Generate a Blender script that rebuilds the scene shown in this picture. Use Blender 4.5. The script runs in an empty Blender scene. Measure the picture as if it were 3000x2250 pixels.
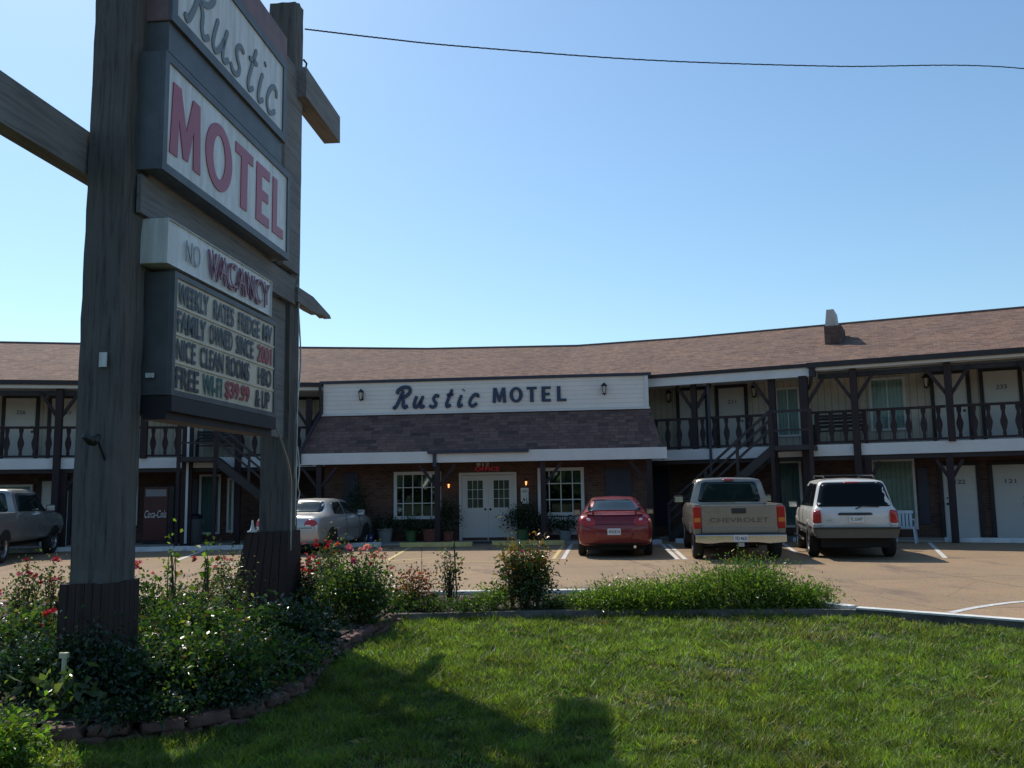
import bpy, bmesh, math, random
import numpy as np
from mathutils import Vector, Matrix, Quaternion
from mathutils.geometry import tessellate_polygon
from mathutils.bvhtree import BVHTree
R = math.radians
S = bpy.context.scene
COL = S.collection
rnd = random.Random(7)
rng = np.random.default_rng(11)

# ------------------------------------------------------------------ camera
FPX = 2550.0; PITCH = math.atan(307 / 2550); ROLL = 0.015
EYE = Vector((0, 0, 1.62))
cam_d = bpy.data.cameras.new('camera'); cam = bpy.data.objects.new('camera', cam_d); COL.objects.link(cam)
cam_d.sensor_width = 36; cam_d.lens = 36 * FPX / 3000; cam_d.clip_start = 0.05; cam_d.clip_end = 3000
cam.matrix_world = Matrix.Translation(EYE) @ Matrix.Rotation(R(90) + PITCH, 4, 'X') @ Matrix.Rotation(-ROLL, 4, 'Z')
S.camera = cam
# ------------------------------------------------------------------ sky, sun, exposure
SUN_EL, SUN_AZ = R(49), R(-31)
w = bpy.data.worlds.new('World'); S.world = w; w.use_nodes = True
nt = w.node_tree; nt.nodes.clear()
sky = nt.nodes.new('ShaderNodeTexSky'); sky.sky_type = 'NISHITA'; sky.sun_disc = False
sky.sun_elevation = SUN_EL; sky.sun_rotation = SUN_AZ; sky.dust_density = 0.6; sky.air_density = 1.2; sky.ozone_density = 2.2; sky.altitude = 0
bg = nt.nodes.new('ShaderNodeBackground'); bg.inputs[1].default_value = 0.135
ow = nt.nodes.new('ShaderNodeOutputWorld')
tint = nt.nodes.new('ShaderNodeMix'); tint.data_type = 'RGBA'; tint.blend_type = 'MULTIPLY'; tint.inputs[0].default_value = 1; tint.inputs[7].default_value = (.84, 1.0, 1.06, 1)
nt.links.new(sky.outputs[0], tint.inputs[6]); nt.links.new(tint.outputs[2], bg.inputs[0]); nt.links.new(bg.outputs[0], ow.inputs[0])
sd = Vector((math.sin(SUN_AZ) * math.cos(SUN_EL), math.cos(SUN_AZ) * math.cos(SUN_EL), math.sin(SUN_EL)))
sl = bpy.data.lights.new('sun', 'SUN'); sl.energy = 4.5; sl.angle = R(0.53); sl.color = (1, .93, .82)
so = bpy.data.objects.new('sun', sl); COL.objects.link(so); so.rotation_euler = sd.to_track_quat('Z', 'Y').to_euler(); so.location = (0, 0, 30)
S.view_settings.view_transform = 'Standard'; S.view_settings.look = 'None'; S.view_settings.gamma = 1
S.view_settings.exposure = 0.0
S.cycles.max_bounces = 6; S.cycles.transparent_max_bounces = 12

# ------------------------------------------------------------------ rays (used only to measure real planes)
def ray(px, py):
    x = (px - 1500) / FPX; y = -(py - 1125) / FPX
    c, s = math.cos(ROLL), math.sin(ROLL); x, y = c * x + s * y, -s * x + c * y
    return Vector((x, math.cos(PITCH) - y * math.sin(PITCH), math.sin(PITCH) + y * math.cos(PITCH)))
def at_depth(px, py, Y):
    r = ray(px, py); return EYE + r * (Y / r.y)
def on_ground(px, py, z=0.):
    r = ray(px, py); return EYE + r * ((z - EYE.z) / r.z)

# ------------------------------------------------------------------ materials
def lin(c): return tuple(((v / 12.92) if v <= .04045 else ((v + .055) / 1.055) ** 2.4) for v in c)
class NT:
    def __init__(s, name):
        s.m = bpy.data.materials.new(name); s.m.use_nodes = True; s.t = s.m.node_tree; s.t.nodes.clear()
        s.o = s.t.nodes.new('ShaderNodeOutputMaterial')
    def n(s, typ, **kw):
        nd = s.t.nodes.new(typ)
        for k, v in kw.items():
            if k.startswith('i_'):
                k = k[2:]; k = int(k) if k.isdigit() else k.replace('_', ' ')
                nd.inputs[k].default_value = v
            else: setattr(nd, k, v)
        return nd
    def l(s, a, b): s.t.links.new(a, b)
    def bsdf(s, **kw):
        b = s.n('ShaderNodeBsdfPrincipled'); s.b = b
        for k, v in kw.items(): b.inputs[k.replace('_', ' ')].default_value = v
        s.l(b.outputs[0], s.o.inputs[0]); return b
    def coord(s, kind='Object', scale=(1, 1, 1), rot=(0, 0, 0)):
        tc = s.n('ShaderNodeTexCoord'); mp = s.n('ShaderNodeMapping'); mp.inputs['Scale'].default_value = scale
        mp.inputs['Rotation'].default_value = rot; s.l(tc.outputs[kind], mp.inputs[0]); return mp.outputs[0]
    def noise(s, co, scale, detail=4, rough=.55):
        n = s.n('ShaderNodeTexNoise', i_Scale=scale, i_Detail=detail, i_Roughness=rough); s.l(co, n.inputs['Vector']); return n
    def ramp(s, f, stops):
        r = s.n('ShaderNodeValToRGB'); e = r.color_ramp.elements
        while len(e) < len(stops): e.new(.5)
        for i, (p, c) in enumerate(stops): e[i].position = p; e[i].color = tuple(c) + (1,)
        s.l(f, r.inputs[0]); return r.outputs[0]
    def mix(s, f, a, b, mode='MIX'):
        m = s.n('ShaderNodeMix', data_type='RGBA', blend_type=mode)
        for sock, v in ((m.inputs[0], f), (m.inputs[6], a), (m.inputs[7], b)):
            if hasattr(v, 'links') or hasattr(v, 'is_linked'): s.l(v, sock)
            else: sock.default_value = v if isinstance(v, (int, float)) else tuple(v) + (1,)
        return m.outputs[2]
    def bump(s, h, strength=.3, dist=.01):
        b = s.n('ShaderNodeBump', i_Strength=strength, i_Distance=dist); s.l(h, b.inputs['Height']); s.l(b.outputs[0], s.b.inputs['Normal'])

def simple(name, col, rough=.6, metal=0., var=.12, scale=3., bump=0., bscale=40., spec=.5, coat=0.):
    n = NT(name); b = n.bsdf(Roughness=rough, Metallic=metal); b.inputs['Specular IOR Level'].default_value = spec
    b.inputs['Coat Weight'].default_value = coat
    co = n.coord('Object'); a = n.noise(co, scale, 6, .65)
    d = tuple(c * (1 - var) for c in col); u = tuple(min(1, c * (1 + var)) for c in col)
    n.l(n.ramp(a.outputs[0], [(.3, d), (.7, u)]), b.inputs['Base Color'])
    if bump: n.bump(n.noise(co, bscale, 4).outputs[0], bump, .01)
    return n.m
def wood(name, c1, c2, grain=(2, 2, 14), rough=.75, axis='Z'):
    n = NT(name); b = n.bsdf(Roughness=rough); b.inputs['Specular IOR Level'].default_value = .25
    sc = {'Z': (16, 16, .9), 'X': (.9, 16, 16)}[axis]
    co = n.coord('Object', sc); a = n.noise(co, 1.6, 8, .7); co2 = n.coord('Object'); c = n.noise(co2, 1.3, 4)
    g = n.ramp(a.outputs[0], [(.25, c1), (.5, c2), (.75, tuple(v * 1.25 for v in c2))])
    n.l(n.mix(c.outputs[0], g, n.mix(.5, g, (.02, .02, .022)), 'MIX'), b.inputs['Base Color'])
    n.bump(a.outputs[0], .6, .012); return n.m
def bricks(name, c1, c2, mortar, scale, bw, rh, ms, kind='UV', rough=.85, bump=.4, offset=.5, var=True):
    n = NT(name); b = n.bsdf(Roughness=rough); b.inputs['Specular IOR Level'].default_value = .2
    co = n.coord(kind)
    t = n.n('ShaderNodeTexBrick', offset=offset, i_Scale=scale, i_Mortar_Size=ms, i_Bias=0., i_Brick_Width=bw, i_Row_Height=rh)
    t.inputs['Color1'].default_value = c1 + (1,); t.inputs['Color2'].default_value = c2 + (1,); t.inputs['Mortar'].default_value = mortar + (1,)
    n.l(co, t.inputs['Vector'])
    a = n.noise(co, 1.1, 5, .6); a2 = n.noise(co, 22, 3)
    c = n.mix(.75, t.outputs[0], n.ramp(a.outputs[0], [(.3, (.62, .62, .66)), (.7, (1.25, 1.2, 1.1))]), 'MULTIPLY')
    c = n.mix(.5, c, n.ramp(a2.outputs[0], [(.3, (.65, .65, .65)), (.75, (1.3, 1.3, 1.3))]), 'MULTIPLY')
    n.l(c, b.inputs['Base Color']); n.bump(t.outputs[1], -bump, .008); return n.m
def shingles(name, cols, mortar=(.06, .045, .04), bw=.26, rh=.115):
    n = NT(name); b = n.bsdf(Roughness=.9); b.inputs['Specular IOR Level'].default_value = .15
    co = n.coord('UV')
    t = n.n('ShaderNodeTexBrick', offset=.37, i_Scale=1., i_Mortar_Size=.006, i_Bias=0., i_Brick_Width=bw, i_Row_Height=rh)
    t.offset_frequency = 3; t.squash = .8; t.squash_frequency = 2
    t.inputs['Color1'].default_value = (0, 0, 0, 1); t.inputs['Color2'].default_value = (1, 1, 1, 1); t.inputs['Mortar'].default_value = (.5, .5, .5, 1)
    n.l(co, t.inputs['Vector'])
    c = n.ramp(t.outputs[0], [(0, cols[0]), (.35, cols[1]), (.65, cols[2]), (1, cols[3])])
    a = n.noise(co, .55, 6, .65)
    c = n.mix(.8, c, n.ramp(a.outputs[0], [(.3, (.78, .8, .88)), (.7, (1.2, 1.12, 1.05))]), 'MULTIPLY')
    c = n.mix(t.outputs[1], c, mortar)
    a2 = n.noise(n.coord('UV', (6, 26, 1)), 1., 3, .7); c = n.mix(.6, c, n.ramp(a2.outputs[0], [(.3, (.6, .6, .6)), (.7, (1.4, 1.4, 1.4))]), 'MULTIPLY')
    n.l(c, b.inputs['Base Color']); n.bump(t.outputs[1], -.35, .01); return n.m
def siding(name, col, vertical=True, pitch=.2, dirt=.25, gv=.3):
    n = NT(name); b = n.bsdf(Roughness=.65)
    co = n.coord('UV'); sp = n.n('ShaderNodeSeparateXYZ'); n.l(co, sp.inputs[0])
    m = n.n('ShaderNodeMath', operation='MULTIPLY', i_1=1 / pitch); n.l(sp.outputs[0 if vertical else 1], m.inputs[0])
    f = n.n('ShaderNodeMath', operation='FRACT'); n.l(m.outputs[0], f.inputs[0])
    c = n.ramp(f.outputs[0], [(0, (gv,) * 3), (.05, (gv + .05,) * 3), (.1, (1, 1, 1)), (1, (1, 1, 1))])
    a = n.noise(co, .9, 6, .7); d = n.ramp(a.outputs[0], [(.35, tuple(v * (1 - dirt) for v in col)), (.65, col)])
    n.l(n.mix(1., d, c, 'MULTIPLY'), b.inputs['Base Color']); n.bump(c, .5, .01); return n.m
def leafmat(name, trans=.45, rough=.45):
    n = NT(name); b = n.n('ShaderNodeBsdfPrincipled', i_Roughness=rough); at = n.n('ShaderNodeAttribute', attribute_name='Col')
    b.inputs['Specular IOR Level'].default_value = .45
    n.l(at.outputs[0], b.inputs['Base Color']); tr = n.n('ShaderNodeBsdfTranslucent')
    n.l(n.mix(1., at.outputs[0], (1.5, 1.7, .6), 'MULTIPLY'), tr.inputs[0])
    ms = n.n('ShaderNodeMixShader', i_0=trans); n.l(b.outputs[0], ms.inputs[1]); n.l(tr.outputs[0], ms.inputs[2]); n.l(ms.outputs[0], n.o.inputs[0]); return n.m
def glassmat(name, tint=(.55, .6, .62), rough=.02, refl=.0, ior=1.5):
    n = NT(name); tr = n.n('ShaderNodeBsdfTransparent'); tr.inputs[0].default_value = tint + (1,)
    g = n.n('ShaderNodeBsdfGlossy', i_Roughness=rough); g.inputs[0].default_value = (.9, .95, 1, 1)
    fr = n.n('ShaderNodeFresnel', i_IOR=ior); a = n.n('ShaderNodeMath', operation='ADD', i_1=refl, use_clamp=True); n.l(fr.outputs[0], a.inputs[0])
    co = n.coord('Object'); nz = n.noise(co, .8, 2); bp = n.n('ShaderNodeBump', i_Strength=.04, i_Distance=.02); n.l(nz.outputs[0], bp.inputs['Height']); n.l(bp.outputs[0], g.inputs['Normal'])
    ms = n.n('ShaderNodeMixShader'); n.l(a.outputs[0], ms.inputs[0]); n.l(tr.outputs[0], ms.inputs[1]); n.l(g.outputs[0], ms.inputs[2]); n.l(ms.outputs[0], n.o.inputs[0]); return n.m
def emit(name, col, st):
    n = NT(name); e = n.n('ShaderNodeEmission', i_Strength=st); e.inputs[0].default_value = col + (1,); n.l(e.outputs[0], n.o.inputs[0]); return n.m
def paint(name, col, metal=.0, rough=.3, coat=.6):
    n = NT(name); b = n.bsdf(Roughness=rough, Metallic=metal); b.inputs['Coat Weight'].default_value = coat; b.inputs['Coat Roughness'].default_value = .06
    co = n.coord('Object'); a = n.noise(co, 2.2, 6, .7)
    sp = n.n('ShaderNodeSeparateXYZ'); n.l(co, sp.inputs[0])
    dz = n.n('ShaderNodeMapRange', i_1=.75, i_2=.2, i_3=0., i_4=.45); n.l(sp.outputs[2], dz.inputs[0])
    dm = n.n('ShaderNodeMath', operation='MULTIPLY', use_clamp=True); n.l(dz.outputs[0], dm.inputs[0]); n.l(a.outputs[0], dm.inputs[1])
    n.l(n.mix(dm.outputs[0], n.mix(a.outputs[0], tuple(c * .93 for c in col), col), (.16, .13, .10)), b.inputs['Base Color'])
    r = n.n('ShaderNodeMapRange', i_1=.3, i_2=.7, i_3=rough * .8, i_4=rough * 1.4); n.l(a.outputs[0], r.inputs[0]); n.l(r.outputs[0], b.inputs['Roughness']); return n.m

def stained(name, col, rough=.4):
    n = NT(name); b = n.bsdf(Roughness=rough); a = n.noise(n.coord('Object', (5, 5, .5)), 1.4, 6, .7); c = n.noise(n.coord('Object'), 2.3, 8, .75)
    f = n.mix(.5, n.ramp(a.outputs[0], [(.35, (.72, .7, .66)), (.6, (1, 1, 1))]), n.ramp(c.outputs[0], [(.3, (.7, .69, .66)), (.6, (1, 1, 1))]), 'MULTIPLY')
    n.l(n.mix(1., col, f, 'MULTIPLY'), b.inputs['Base Color']); return n.m

M = dict(
    brick=bricks('brick', (.09, .045, .038), (.14, .08, .062), (.12, .105, .095), 1., .22, .075, .007),
    siding=siding('siding', (.56, .52, .44)), lap=siding('lap_siding', (.78, .74, .70), False, .14, .12, .62),
    shingle=shingles('shingle', [(.115, .07, .054), (.185, .115, .085), (.235, .148, .108), (.145, .10, .085)]),
    shingle2=shingles('mansard_shingle', [(.115, .072, .06), (.15, .095, .08), (.175, .112, .092), (.07, .052, .048)], bw=.3, rh=.16),
    white=simple('white_paint', (.62, .62, .62), .55, var=.08, scale=1.4), trim=simple('dark_trim', (.02, .016, .02), .6, var=.3),
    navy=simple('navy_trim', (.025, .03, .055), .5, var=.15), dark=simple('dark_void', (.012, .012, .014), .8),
    door=simple('door_paint', (.56, .55, .53), .5, var=.06, scale=1.), concrete=simple('concrete', (.36, .33, .29), .9, var=.2, scale=2, bump=.3),
    glass2=glassmat('curtained_glass', (.8, .86, .86), ior=1.22), kerbd=simple('kerb_bare_shaded', (.10, .09, .08), .95, var=.5, scale=4, bump=.6), kerbw=simple('kerb_white', (.62, .61, .58), .85, var=.28, scale=5, bump=.3), stopw=simple('stop_white', (.6, .6, .6), .8, var=.2, scale=5, bump=.2),
    stopy=simple('stop_yellow', (.55, .43, .16), .8, var=.25, scale=5, bump=.2), curtain=siding('curtain', (.55, .62, .58), True, .11, .15),
    curtain2=siding('curtain_dark', (.2, .26, .24), True, .09, .2),
    glass=glassmat('window_glass', (.6, .66, .66), refl=.05), stone=simple('edging_stone', (.16, .085, .07), .95, var=.55, scale=4, bump=1., bscale=30),
    soil=simple('soil', (.05, .035, .025), 1., var=.5, scale=8, bump=.9, bscale=22), iron=simple('iron', (.03, .03, .035), .45, .6),
    metal=simple('galvanised', (.4, .42, .43), .4, .7, var=.15), rubber=simple('rubber', (.018, .018, .018), .85), chrome=simple('chrome', (.75, .75, .77), .15, 1., var=.03),
    alloy=simple('alloy', (.5, .5, .52), .3, .9, var=.05), plastic=simple('black_plastic', (.02, .02, .022), .5, var=.1), under_shade_black=simple('undercarriage', (.012, .012, .012), .9),
    carglass=simple('car_glass', (.008, .02, .024), .05, var=.1, spec=.4), blackglass=simple('privacy_glass', (.006, .008, .01), .12, var=.1, spec=.15), red_lens=simple('red_lens', (.38, .012, .012), .2, coat=.5), amber=simple('amber_lens', (.55, .2, .04), .2, coat=.5), clear_lens=simple('clear_lens', (.6, .6, .58), .2, coat=.5),
    plate=simple('number_plate', (.66, .67, .66), .5, var=.03), ink=simple('plate_ink', (.04, .06, .13), .5),
    leaf=leafmat('leaf', .42, .32), leaf2=leafmat('leaf_dark', .28, .25), grassm=leafmat('grass_blade', .5, .5), petal=leafmat('petal', .4, .6), stem=simple('stem', (.07, .06, .03), .8),
    post=wood('weathered_timber', (.03, .027, .025), (.15, .138, .125)), boards=wood('sign_boards', (.12, .115, .11), (.26, .25, .24), axis='X'), skirt=wood('skirt_boards', (.022, .014, .012), (.06, .038, .032)),
    rail=wood('railing_paint', (.022, .015, .018), (.04, .027, .03)), signw=stained('sign_face', (.78, .79, .78)), signred=simple('sign_red', (.40, .075, .11), .4, var=.08), signgrey=simple('sign_script', (.17, .19, .2), .5, var=.1),
    cab=simple('cabinet_metal', (.11, .115, .12), .5, .3, var=.25), cabred=simple('cabinet_red', (.20, .12, .12), .6, var=.25), ivory=simple('reader_face', (.62, .54, .42), .45, var=.2, scale=3), lblack=simple('reader_black', (.035, .04, .055), .4), lred=simple('reader_red', (.38, .06, .07), .4), lgreen=simple('reader_green', (.03, .12, .11), .4),
    letter=simple('blue_letter', (.025, .04, .09), .5, var=.1), lampglass=emit('lamp_lit', (1, .42, .14), 2.2), neon=emit('neon_red', (1, .08, .14), .12), lampoff=simple('lamp_glass', (.55, .5, .42), .2), teal=simple('teal_mirror', (.18, .42, .48), .15, coat=.5),
    neonoff=simple('unlit_neon', (.30, .13, .17), .4), machine=simple('machine_red', (.07, .008, .014), .35, var=.1), bin=simple('bin', (.12, .12, .12), .7, var=.2, bump=.3), blue=simple('blue_pot', (.03, .06, .3), .4), terra=simple('terracotta', (.2, .07, .05), .8, var=.2), grey=simple('grey_pot', (.22, .24, .24), .7), plasticw=simple('white_plastic', (.5, .58, .66), .5), curtain3=siding('curtain_pale', (.56, .56, .46), True, .13, .15), green=simple('green_pot', (.06, .13, .05), .6),
)
# ------------------------------------------------------------------ mesh helpers
class MB:
    def __init__(s): s.v = []; s.f = []; s.uv = {}
    def quadface(s, pts, uvs=None):
        i = len(s.v); s.v += [tuple(p) for p in pts]; s.f.append(tuple(range(i, i + len(pts))))
        if uvs: s.uv[len(s.f) - 1] = uvs
        return s
    def box(s, x0, x1, y0, y1, z0, z1, m=None):
        P = [Vector(p) for p in ((x0, y0, z0), (x1, y0, z0), (x1, y1, z0), (x0, y1, z0), (x0, y0, z1), (x1, y0, z1), (x1, y1, z1), (x0, y1, z1))]
        if m is not None: P = [m @ p for p in P]
        i = len(s.v); s.v += [tuple(p) for p in P]
        uvv = [(x0, y0), (x1, y0), (x1, y1), (x0, y1)]
        F = ((0, 3, 2, 1), (4, 5, 6, 7), (0, 1, 5, 4), (1, 2, 6, 5), (2, 3, 7, 6), (3, 0, 4, 7))
        U = ([(x0, y0), (x0, y1), (x1, y1), (x1, y0)], [(x0, y0), (x1, y0), (x1, y1), (x0, y1)], [(x0, z0), (x1, z0), (x1, z1), (x0, z1)], [(y0, z0), (y1, z0), (y1, z1), (y0, z1)], [(x1, z0), (x0, z0), (x0, z1), (x1, z1)], [(y1, z0), (y0, z0), (y0, z1), (y1, z1)])
        for f, u in zip(F, U): s.f.append(tuple(i + k for k in f)); s.uv[len(s.f) - 1] = u
        return s
    def beam(s, a, b, w, h, up=(0, 0, 1)):
        a, b = Vector(a), Vector(b); d = (b - a); L = d.length; d.normalize(); u = Vector(up)
        if abs(d.dot(u)) > .99: u = Vector((0, 1, 0))
        sx = d.cross(u).normalized(); uz = sx.cross(d)
        m = Matrix((sx, d, uz)).transposed().to_4x4(); m.translation = a
        return s.box(-w / 2, w / 2, 0, L, -h / 2, h / 2, m)
    def tube(s, pts, r, seg=8, cap=True):
        pts = [Vector(p) for p in pts]; n = len(pts); rs = r if isinstance(r, (list, tuple)) else [r] * n; rings = []
        pu = Vector((0, 0, 1))
        for k, p in enumerate(pts):
            d = (pts[min(k + 1, n - 1)] - pts[max(k - 1, 0)]).normalized()
            if abs(d.dot(pu)) > .98: pu = Vector((1, 0, 0))
            sx = d.cross(pu).normalized(); sy = d.cross(sx)
            rings.append([len(s.v) + j for j in range(seg)])
            for j in range(seg):
                a = 2 * math.pi * j / seg; s.v.append(tuple(p + (sx * math.cos(a) + sy * math.sin(a)) * rs[k]))
        for k in range(n - 1):
            for j in range(seg): j2 = (j + 1) % seg; s.f.append((rings[k][j], rings[k][j2], rings[k + 1][j2], rings[k + 1][j]))
        if cap: s.f.append(tuple(reversed(rings[0]))); s.f.append(tuple(rings[-1]))
        return s
    def lathe(s, prof, c=(0, 0, 0), seg=16, m=None):
        c = Vector(c); rings = []
        for r, z in prof:
            rings.append(len(s.v))
            for j in range(seg):
                a = 2 * math.pi * j / seg; p = Vector((r * math.cos(a), r * math.sin(a), z))
                if m is not None: p = m @ p
                s.v.append(tuple(p + c))
        for k in range(len(prof) - 1):
            for j in range(seg): j2 = (j + 1) % seg; s.f.append((rings[k] + j, rings[k] + j2, rings[k + 1] + j2, rings[k + 1] + j))
        s.f.append(tuple(rings[0] + j for j in reversed(range(seg)))); s.f.append(tuple(rings[-1] + j for j in range(seg)))
        return s
    def prism(s, poly, y0, y1, m=None):   # poly in local xz, extruded along y
        tris = tessellate_polygon([[Vector((p[0], p[1], 0)) for p in poly]]); n = len(poly); i = len(s.v)
        for y in (y0, y1):
            for p in poly:
                q = Vector((p[0], y, p[1])); s.v.append(tuple(m @ q if m is not None else q))
        for t in tris: s.f.append((i + t[0], i + t[1], i + t[2])); s.f.append((i + n + t[2], i + n + t[1], i + n + t[0]))
        for k in range(n): k2 = (k + 1) % n; s.f.append((i + k, i + k2, i + n + k2, i + n + k))
        return s
    def build(s, name, mat, parent=None, matrix=None, smooth=False, fix=True):
        me = bpy.data.meshes.new(name); me.from_pydata(s.v, [], s.f)
        if s.uv:
            ul = me.uv_layers.new(name='UVMap')
            for fi, u in s.uv.items():
                p = me.polygons[fi]
                for k, li in enumerate(p.loop_indices): ul.data[li].uv = u[k]
        if fix:
            bm = bmesh.new(); bm.from_mesh(me); bmesh.ops.recalc_face_normals(bm, faces=bm.faces); bm.to_mesh(me); bm.free()
        me.materials.append(mat)
        if smooth: me.polygons.foreach_set('use_smooth', [True] * len(me.polygons))
        return link(name, me, parent, matrix)
def link(name, me, parent=None, matrix=None):
    o = bpy.data.objects.new(name, me); COL.objects.link(o)
    if parent is not None: o.parent = parent
    if matrix is not None: o.matrix_local = matrix
    return o
def tag(o, label=None, cat=None, group=None, kind=None):
    if label: o['label'] = label
    if cat: o['category'] = cat
    if group: o['group'] = group
    if kind: o['kind'] = kind
    return o
def thing(name, label, cat, matrix=None, group=None):
    o = bpy.data.objects.new(name, None); COL.objects.link(o); o.empty_display_size = .3
    if matrix is not None: o.matrix_local = matrix
    return tag(o, label, cat, group)
def copy_tree(o, parent=None, matrix=None):
    c = o.copy(); COL.objects.link(c)
    if parent is not None: c.parent = parent
    if matrix is not None: c.matrix_local = matrix
    for ch in [x for x in list(bpy.data.objects) if x.parent == o]: copy_tree(ch, c)
    return c
def bevel(o, w=.01, seg=2):
    m = o.modifiers.new('bevel', 'BEVEL'); m.width = w; m.segments = seg; m.limit_method = 'ANGLE'; return o
def T(x, y, z, rz=0): return Matrix.Translation((x, y, z)) @ Matrix.Rotation(rz, 4, 'Z')
def text_mesh(txt, size=1., extrude=.01, offset=0., sx=1., shear=0., space=1.):
    cu = bpy.data.curves.new('t', 'FONT'); cu.body = txt; cu.size = size; cu.extrude = extrude; cu.offset = offset; cu.shear = shear; cu.space_character = space; cu.resolution_u = 4
    o = bpy.data.objects.new('t', cu); COL.objects.link(o); dg = bpy.context.evaluated_depsgraph_get(); dg.update()
    me = bpy.data.meshes.new_from_object(o.evaluated_get(dg)); bpy.data.objects.remove(o); bpy.data.curves.remove(cu)
    if sx != 1.:
        me.transform(Matrix.Diagonal((sx, 1, 1, 1)))
    return me
def fit_text(me, x0, x1, z0, z1, y=0.):   # stand the flat text up in the local xz plane, facing -y
    xs = [v.co.x for v in me.vertices]; ys = [v.co.y for v in me.vertices]
    a, b, c, d = min(xs), max(xs), min(ys), max(ys)
    for v in me.vertices:
        px, pz, pt = v.co.x, v.co.y, v.co.z
        v.co = ((px - a) / (b - a) * (x1 - x0) + x0, y - pt, (pz - c) / (d - c) * (z1 - z0) + z0)
    return me
def put_text(name, txt, mat, parent, x0, x1, z0, z1, y, matrix=None, offset=0., ex=.008, shear=0., space=1.):
    me = fit_text(text_mesh(txt, 1., ex, offset, shear=shear, space=space), x0, x1, z0, z1, y); me.name = name; me.materials.clear(); me.materials.append(mat)
    return link(name, me, parent, matrix)
def spline(pts, n=10):
    P = [Vector(p) for p in pts]; out = []
    for i in range(len(P) - 1):
        p0, p1, p2, p3 = P[max(i - 1, 0)], P[i], P[i + 1], P[min(i + 2, len(P) - 1)]
        for k in range(n):
            t = k / n; out.append(.5 * ((2 * p1) + (-p0 + p2) * t + (2 * p0 - 5 * p1 + 4 * p2 - p3) * t * t + (-p0 + 3 * p1 - 3 * p2 + p3) * t ** 3))
    out.append(P[-1]); return out
def stroke(mb, pts, wd, y, th, smoothed=True, squash=1.):   # round-ended brush stroke in xz
    P = spline([(p[0], p[1], 0) for p in pts]) if smoothed else [Vector((p[0], p[1], 0)) for p in pts]
    n = len(P); L = []; Rr = []
    for i, p in enumerate(P):
        d = (P[min(i + 1, n - 1)] - P[max(i - 1, 0)]).normalized(); nn = Vector((-d.y, d.x, 0)); e = min(i, n - 1 - i)
        ww = wd / 2 * (min(1, .55 + .25 * e)); L.append(p + nn * ww); Rr.append(p - nn * ww)
    for i in range(n - 1):
        q = [L[i], L[i + 1], Rr[i + 1], Rr[i]]; i0 = len(mb.v)
        for yy in (y, y - th):
            for a in q: mb.v.append((a.x, yy, a.y))
        mb.f += [(i0, i0 + 1, i0 + 2, i0 + 3), (i0 + 7, i0 + 6, i0 + 5, i0 + 4), (i0, i0 + 4, i0 + 5, i0 + 1), (i0 + 2, i0 + 6, i0 + 7, i0 + 3)]
SCRIPT = {
 'R': ([[(.82, 1.5), (.62, .95), (.42, .35), (.2, -.02), (0, .08)], [(.2, 1.2), (.3, 1.55), (.8, 1.78), (1.35, 1.72), (1.5, 1.38), (1.2, 1.02), (.68, .88)], [(.72, .88), (.95, .6), (1.0, .2), (1.2, -.02), (1.48, .16)]], 1.55),
 'u': ([[(.22, .98), (.1, .5), (.08, .12), (.3, -.02), (.58, .25), (.75, .6)], [(.88, .98), (.74, .45), (.76, .05), (.95, -.02), (1.15, .15)]], 1.2),
 's': ([[(-.02, .16), (.2, -.02), (.52, .02), (.62, .28), (.4, .5), (.3, .74), (.5, .98), (.82, .9)]], .95),
 't': ([[(.62, 1.5), (.4, .8), (.25, .2), (.38, -.02), (.68, .15)], [(.14, .98), (.8, 1.05)]], .85),
 'i': ([[(.32, .98), (.16, .45), (.14, .06), (.3, -.02), (.55, .15)], [(.42, 1.36), (.46, 1.44)]], .65),
 'c': ([[(.85, .72), (.8, .94), (.5, .98), (.2, .66), (.1, .25), (.32, -.02), (.62, .04), (.85, .22)]], .95)}
def script_word(build, x0, x1, z0, z1, y, th, gap=.35, wd=.24, word='Rustic', shear=.18):
    tot = sum(SCRIPT[c][1] for c in word) + gap * (len(word) - 1) + .3; sx = (x1 - x0) / tot; sz = (z1 - z0) / 1.8; cx = 0
    for c in word:
        st, wdt = SCRIPT[c]
        mb = MB()
        for s_ in st:
            tmp = MB(); stroke(tmp, [(cx + p[0] + shear * p[1], p[1]) for p in s_], wd * (1.1 if c == 'R' else 1), 0, 1)
            i0 = len(mb.v)
            for v in tmp.v: mb.v.append((x0 + v[0] * sx, y + (0 if v[1] == 0 else -th), z0 + v[2] * sz))
            for f in tmp.f: mb.f.append(tuple(i0 + k for k in f))
        build(mb); cx += wdt + gap
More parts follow.
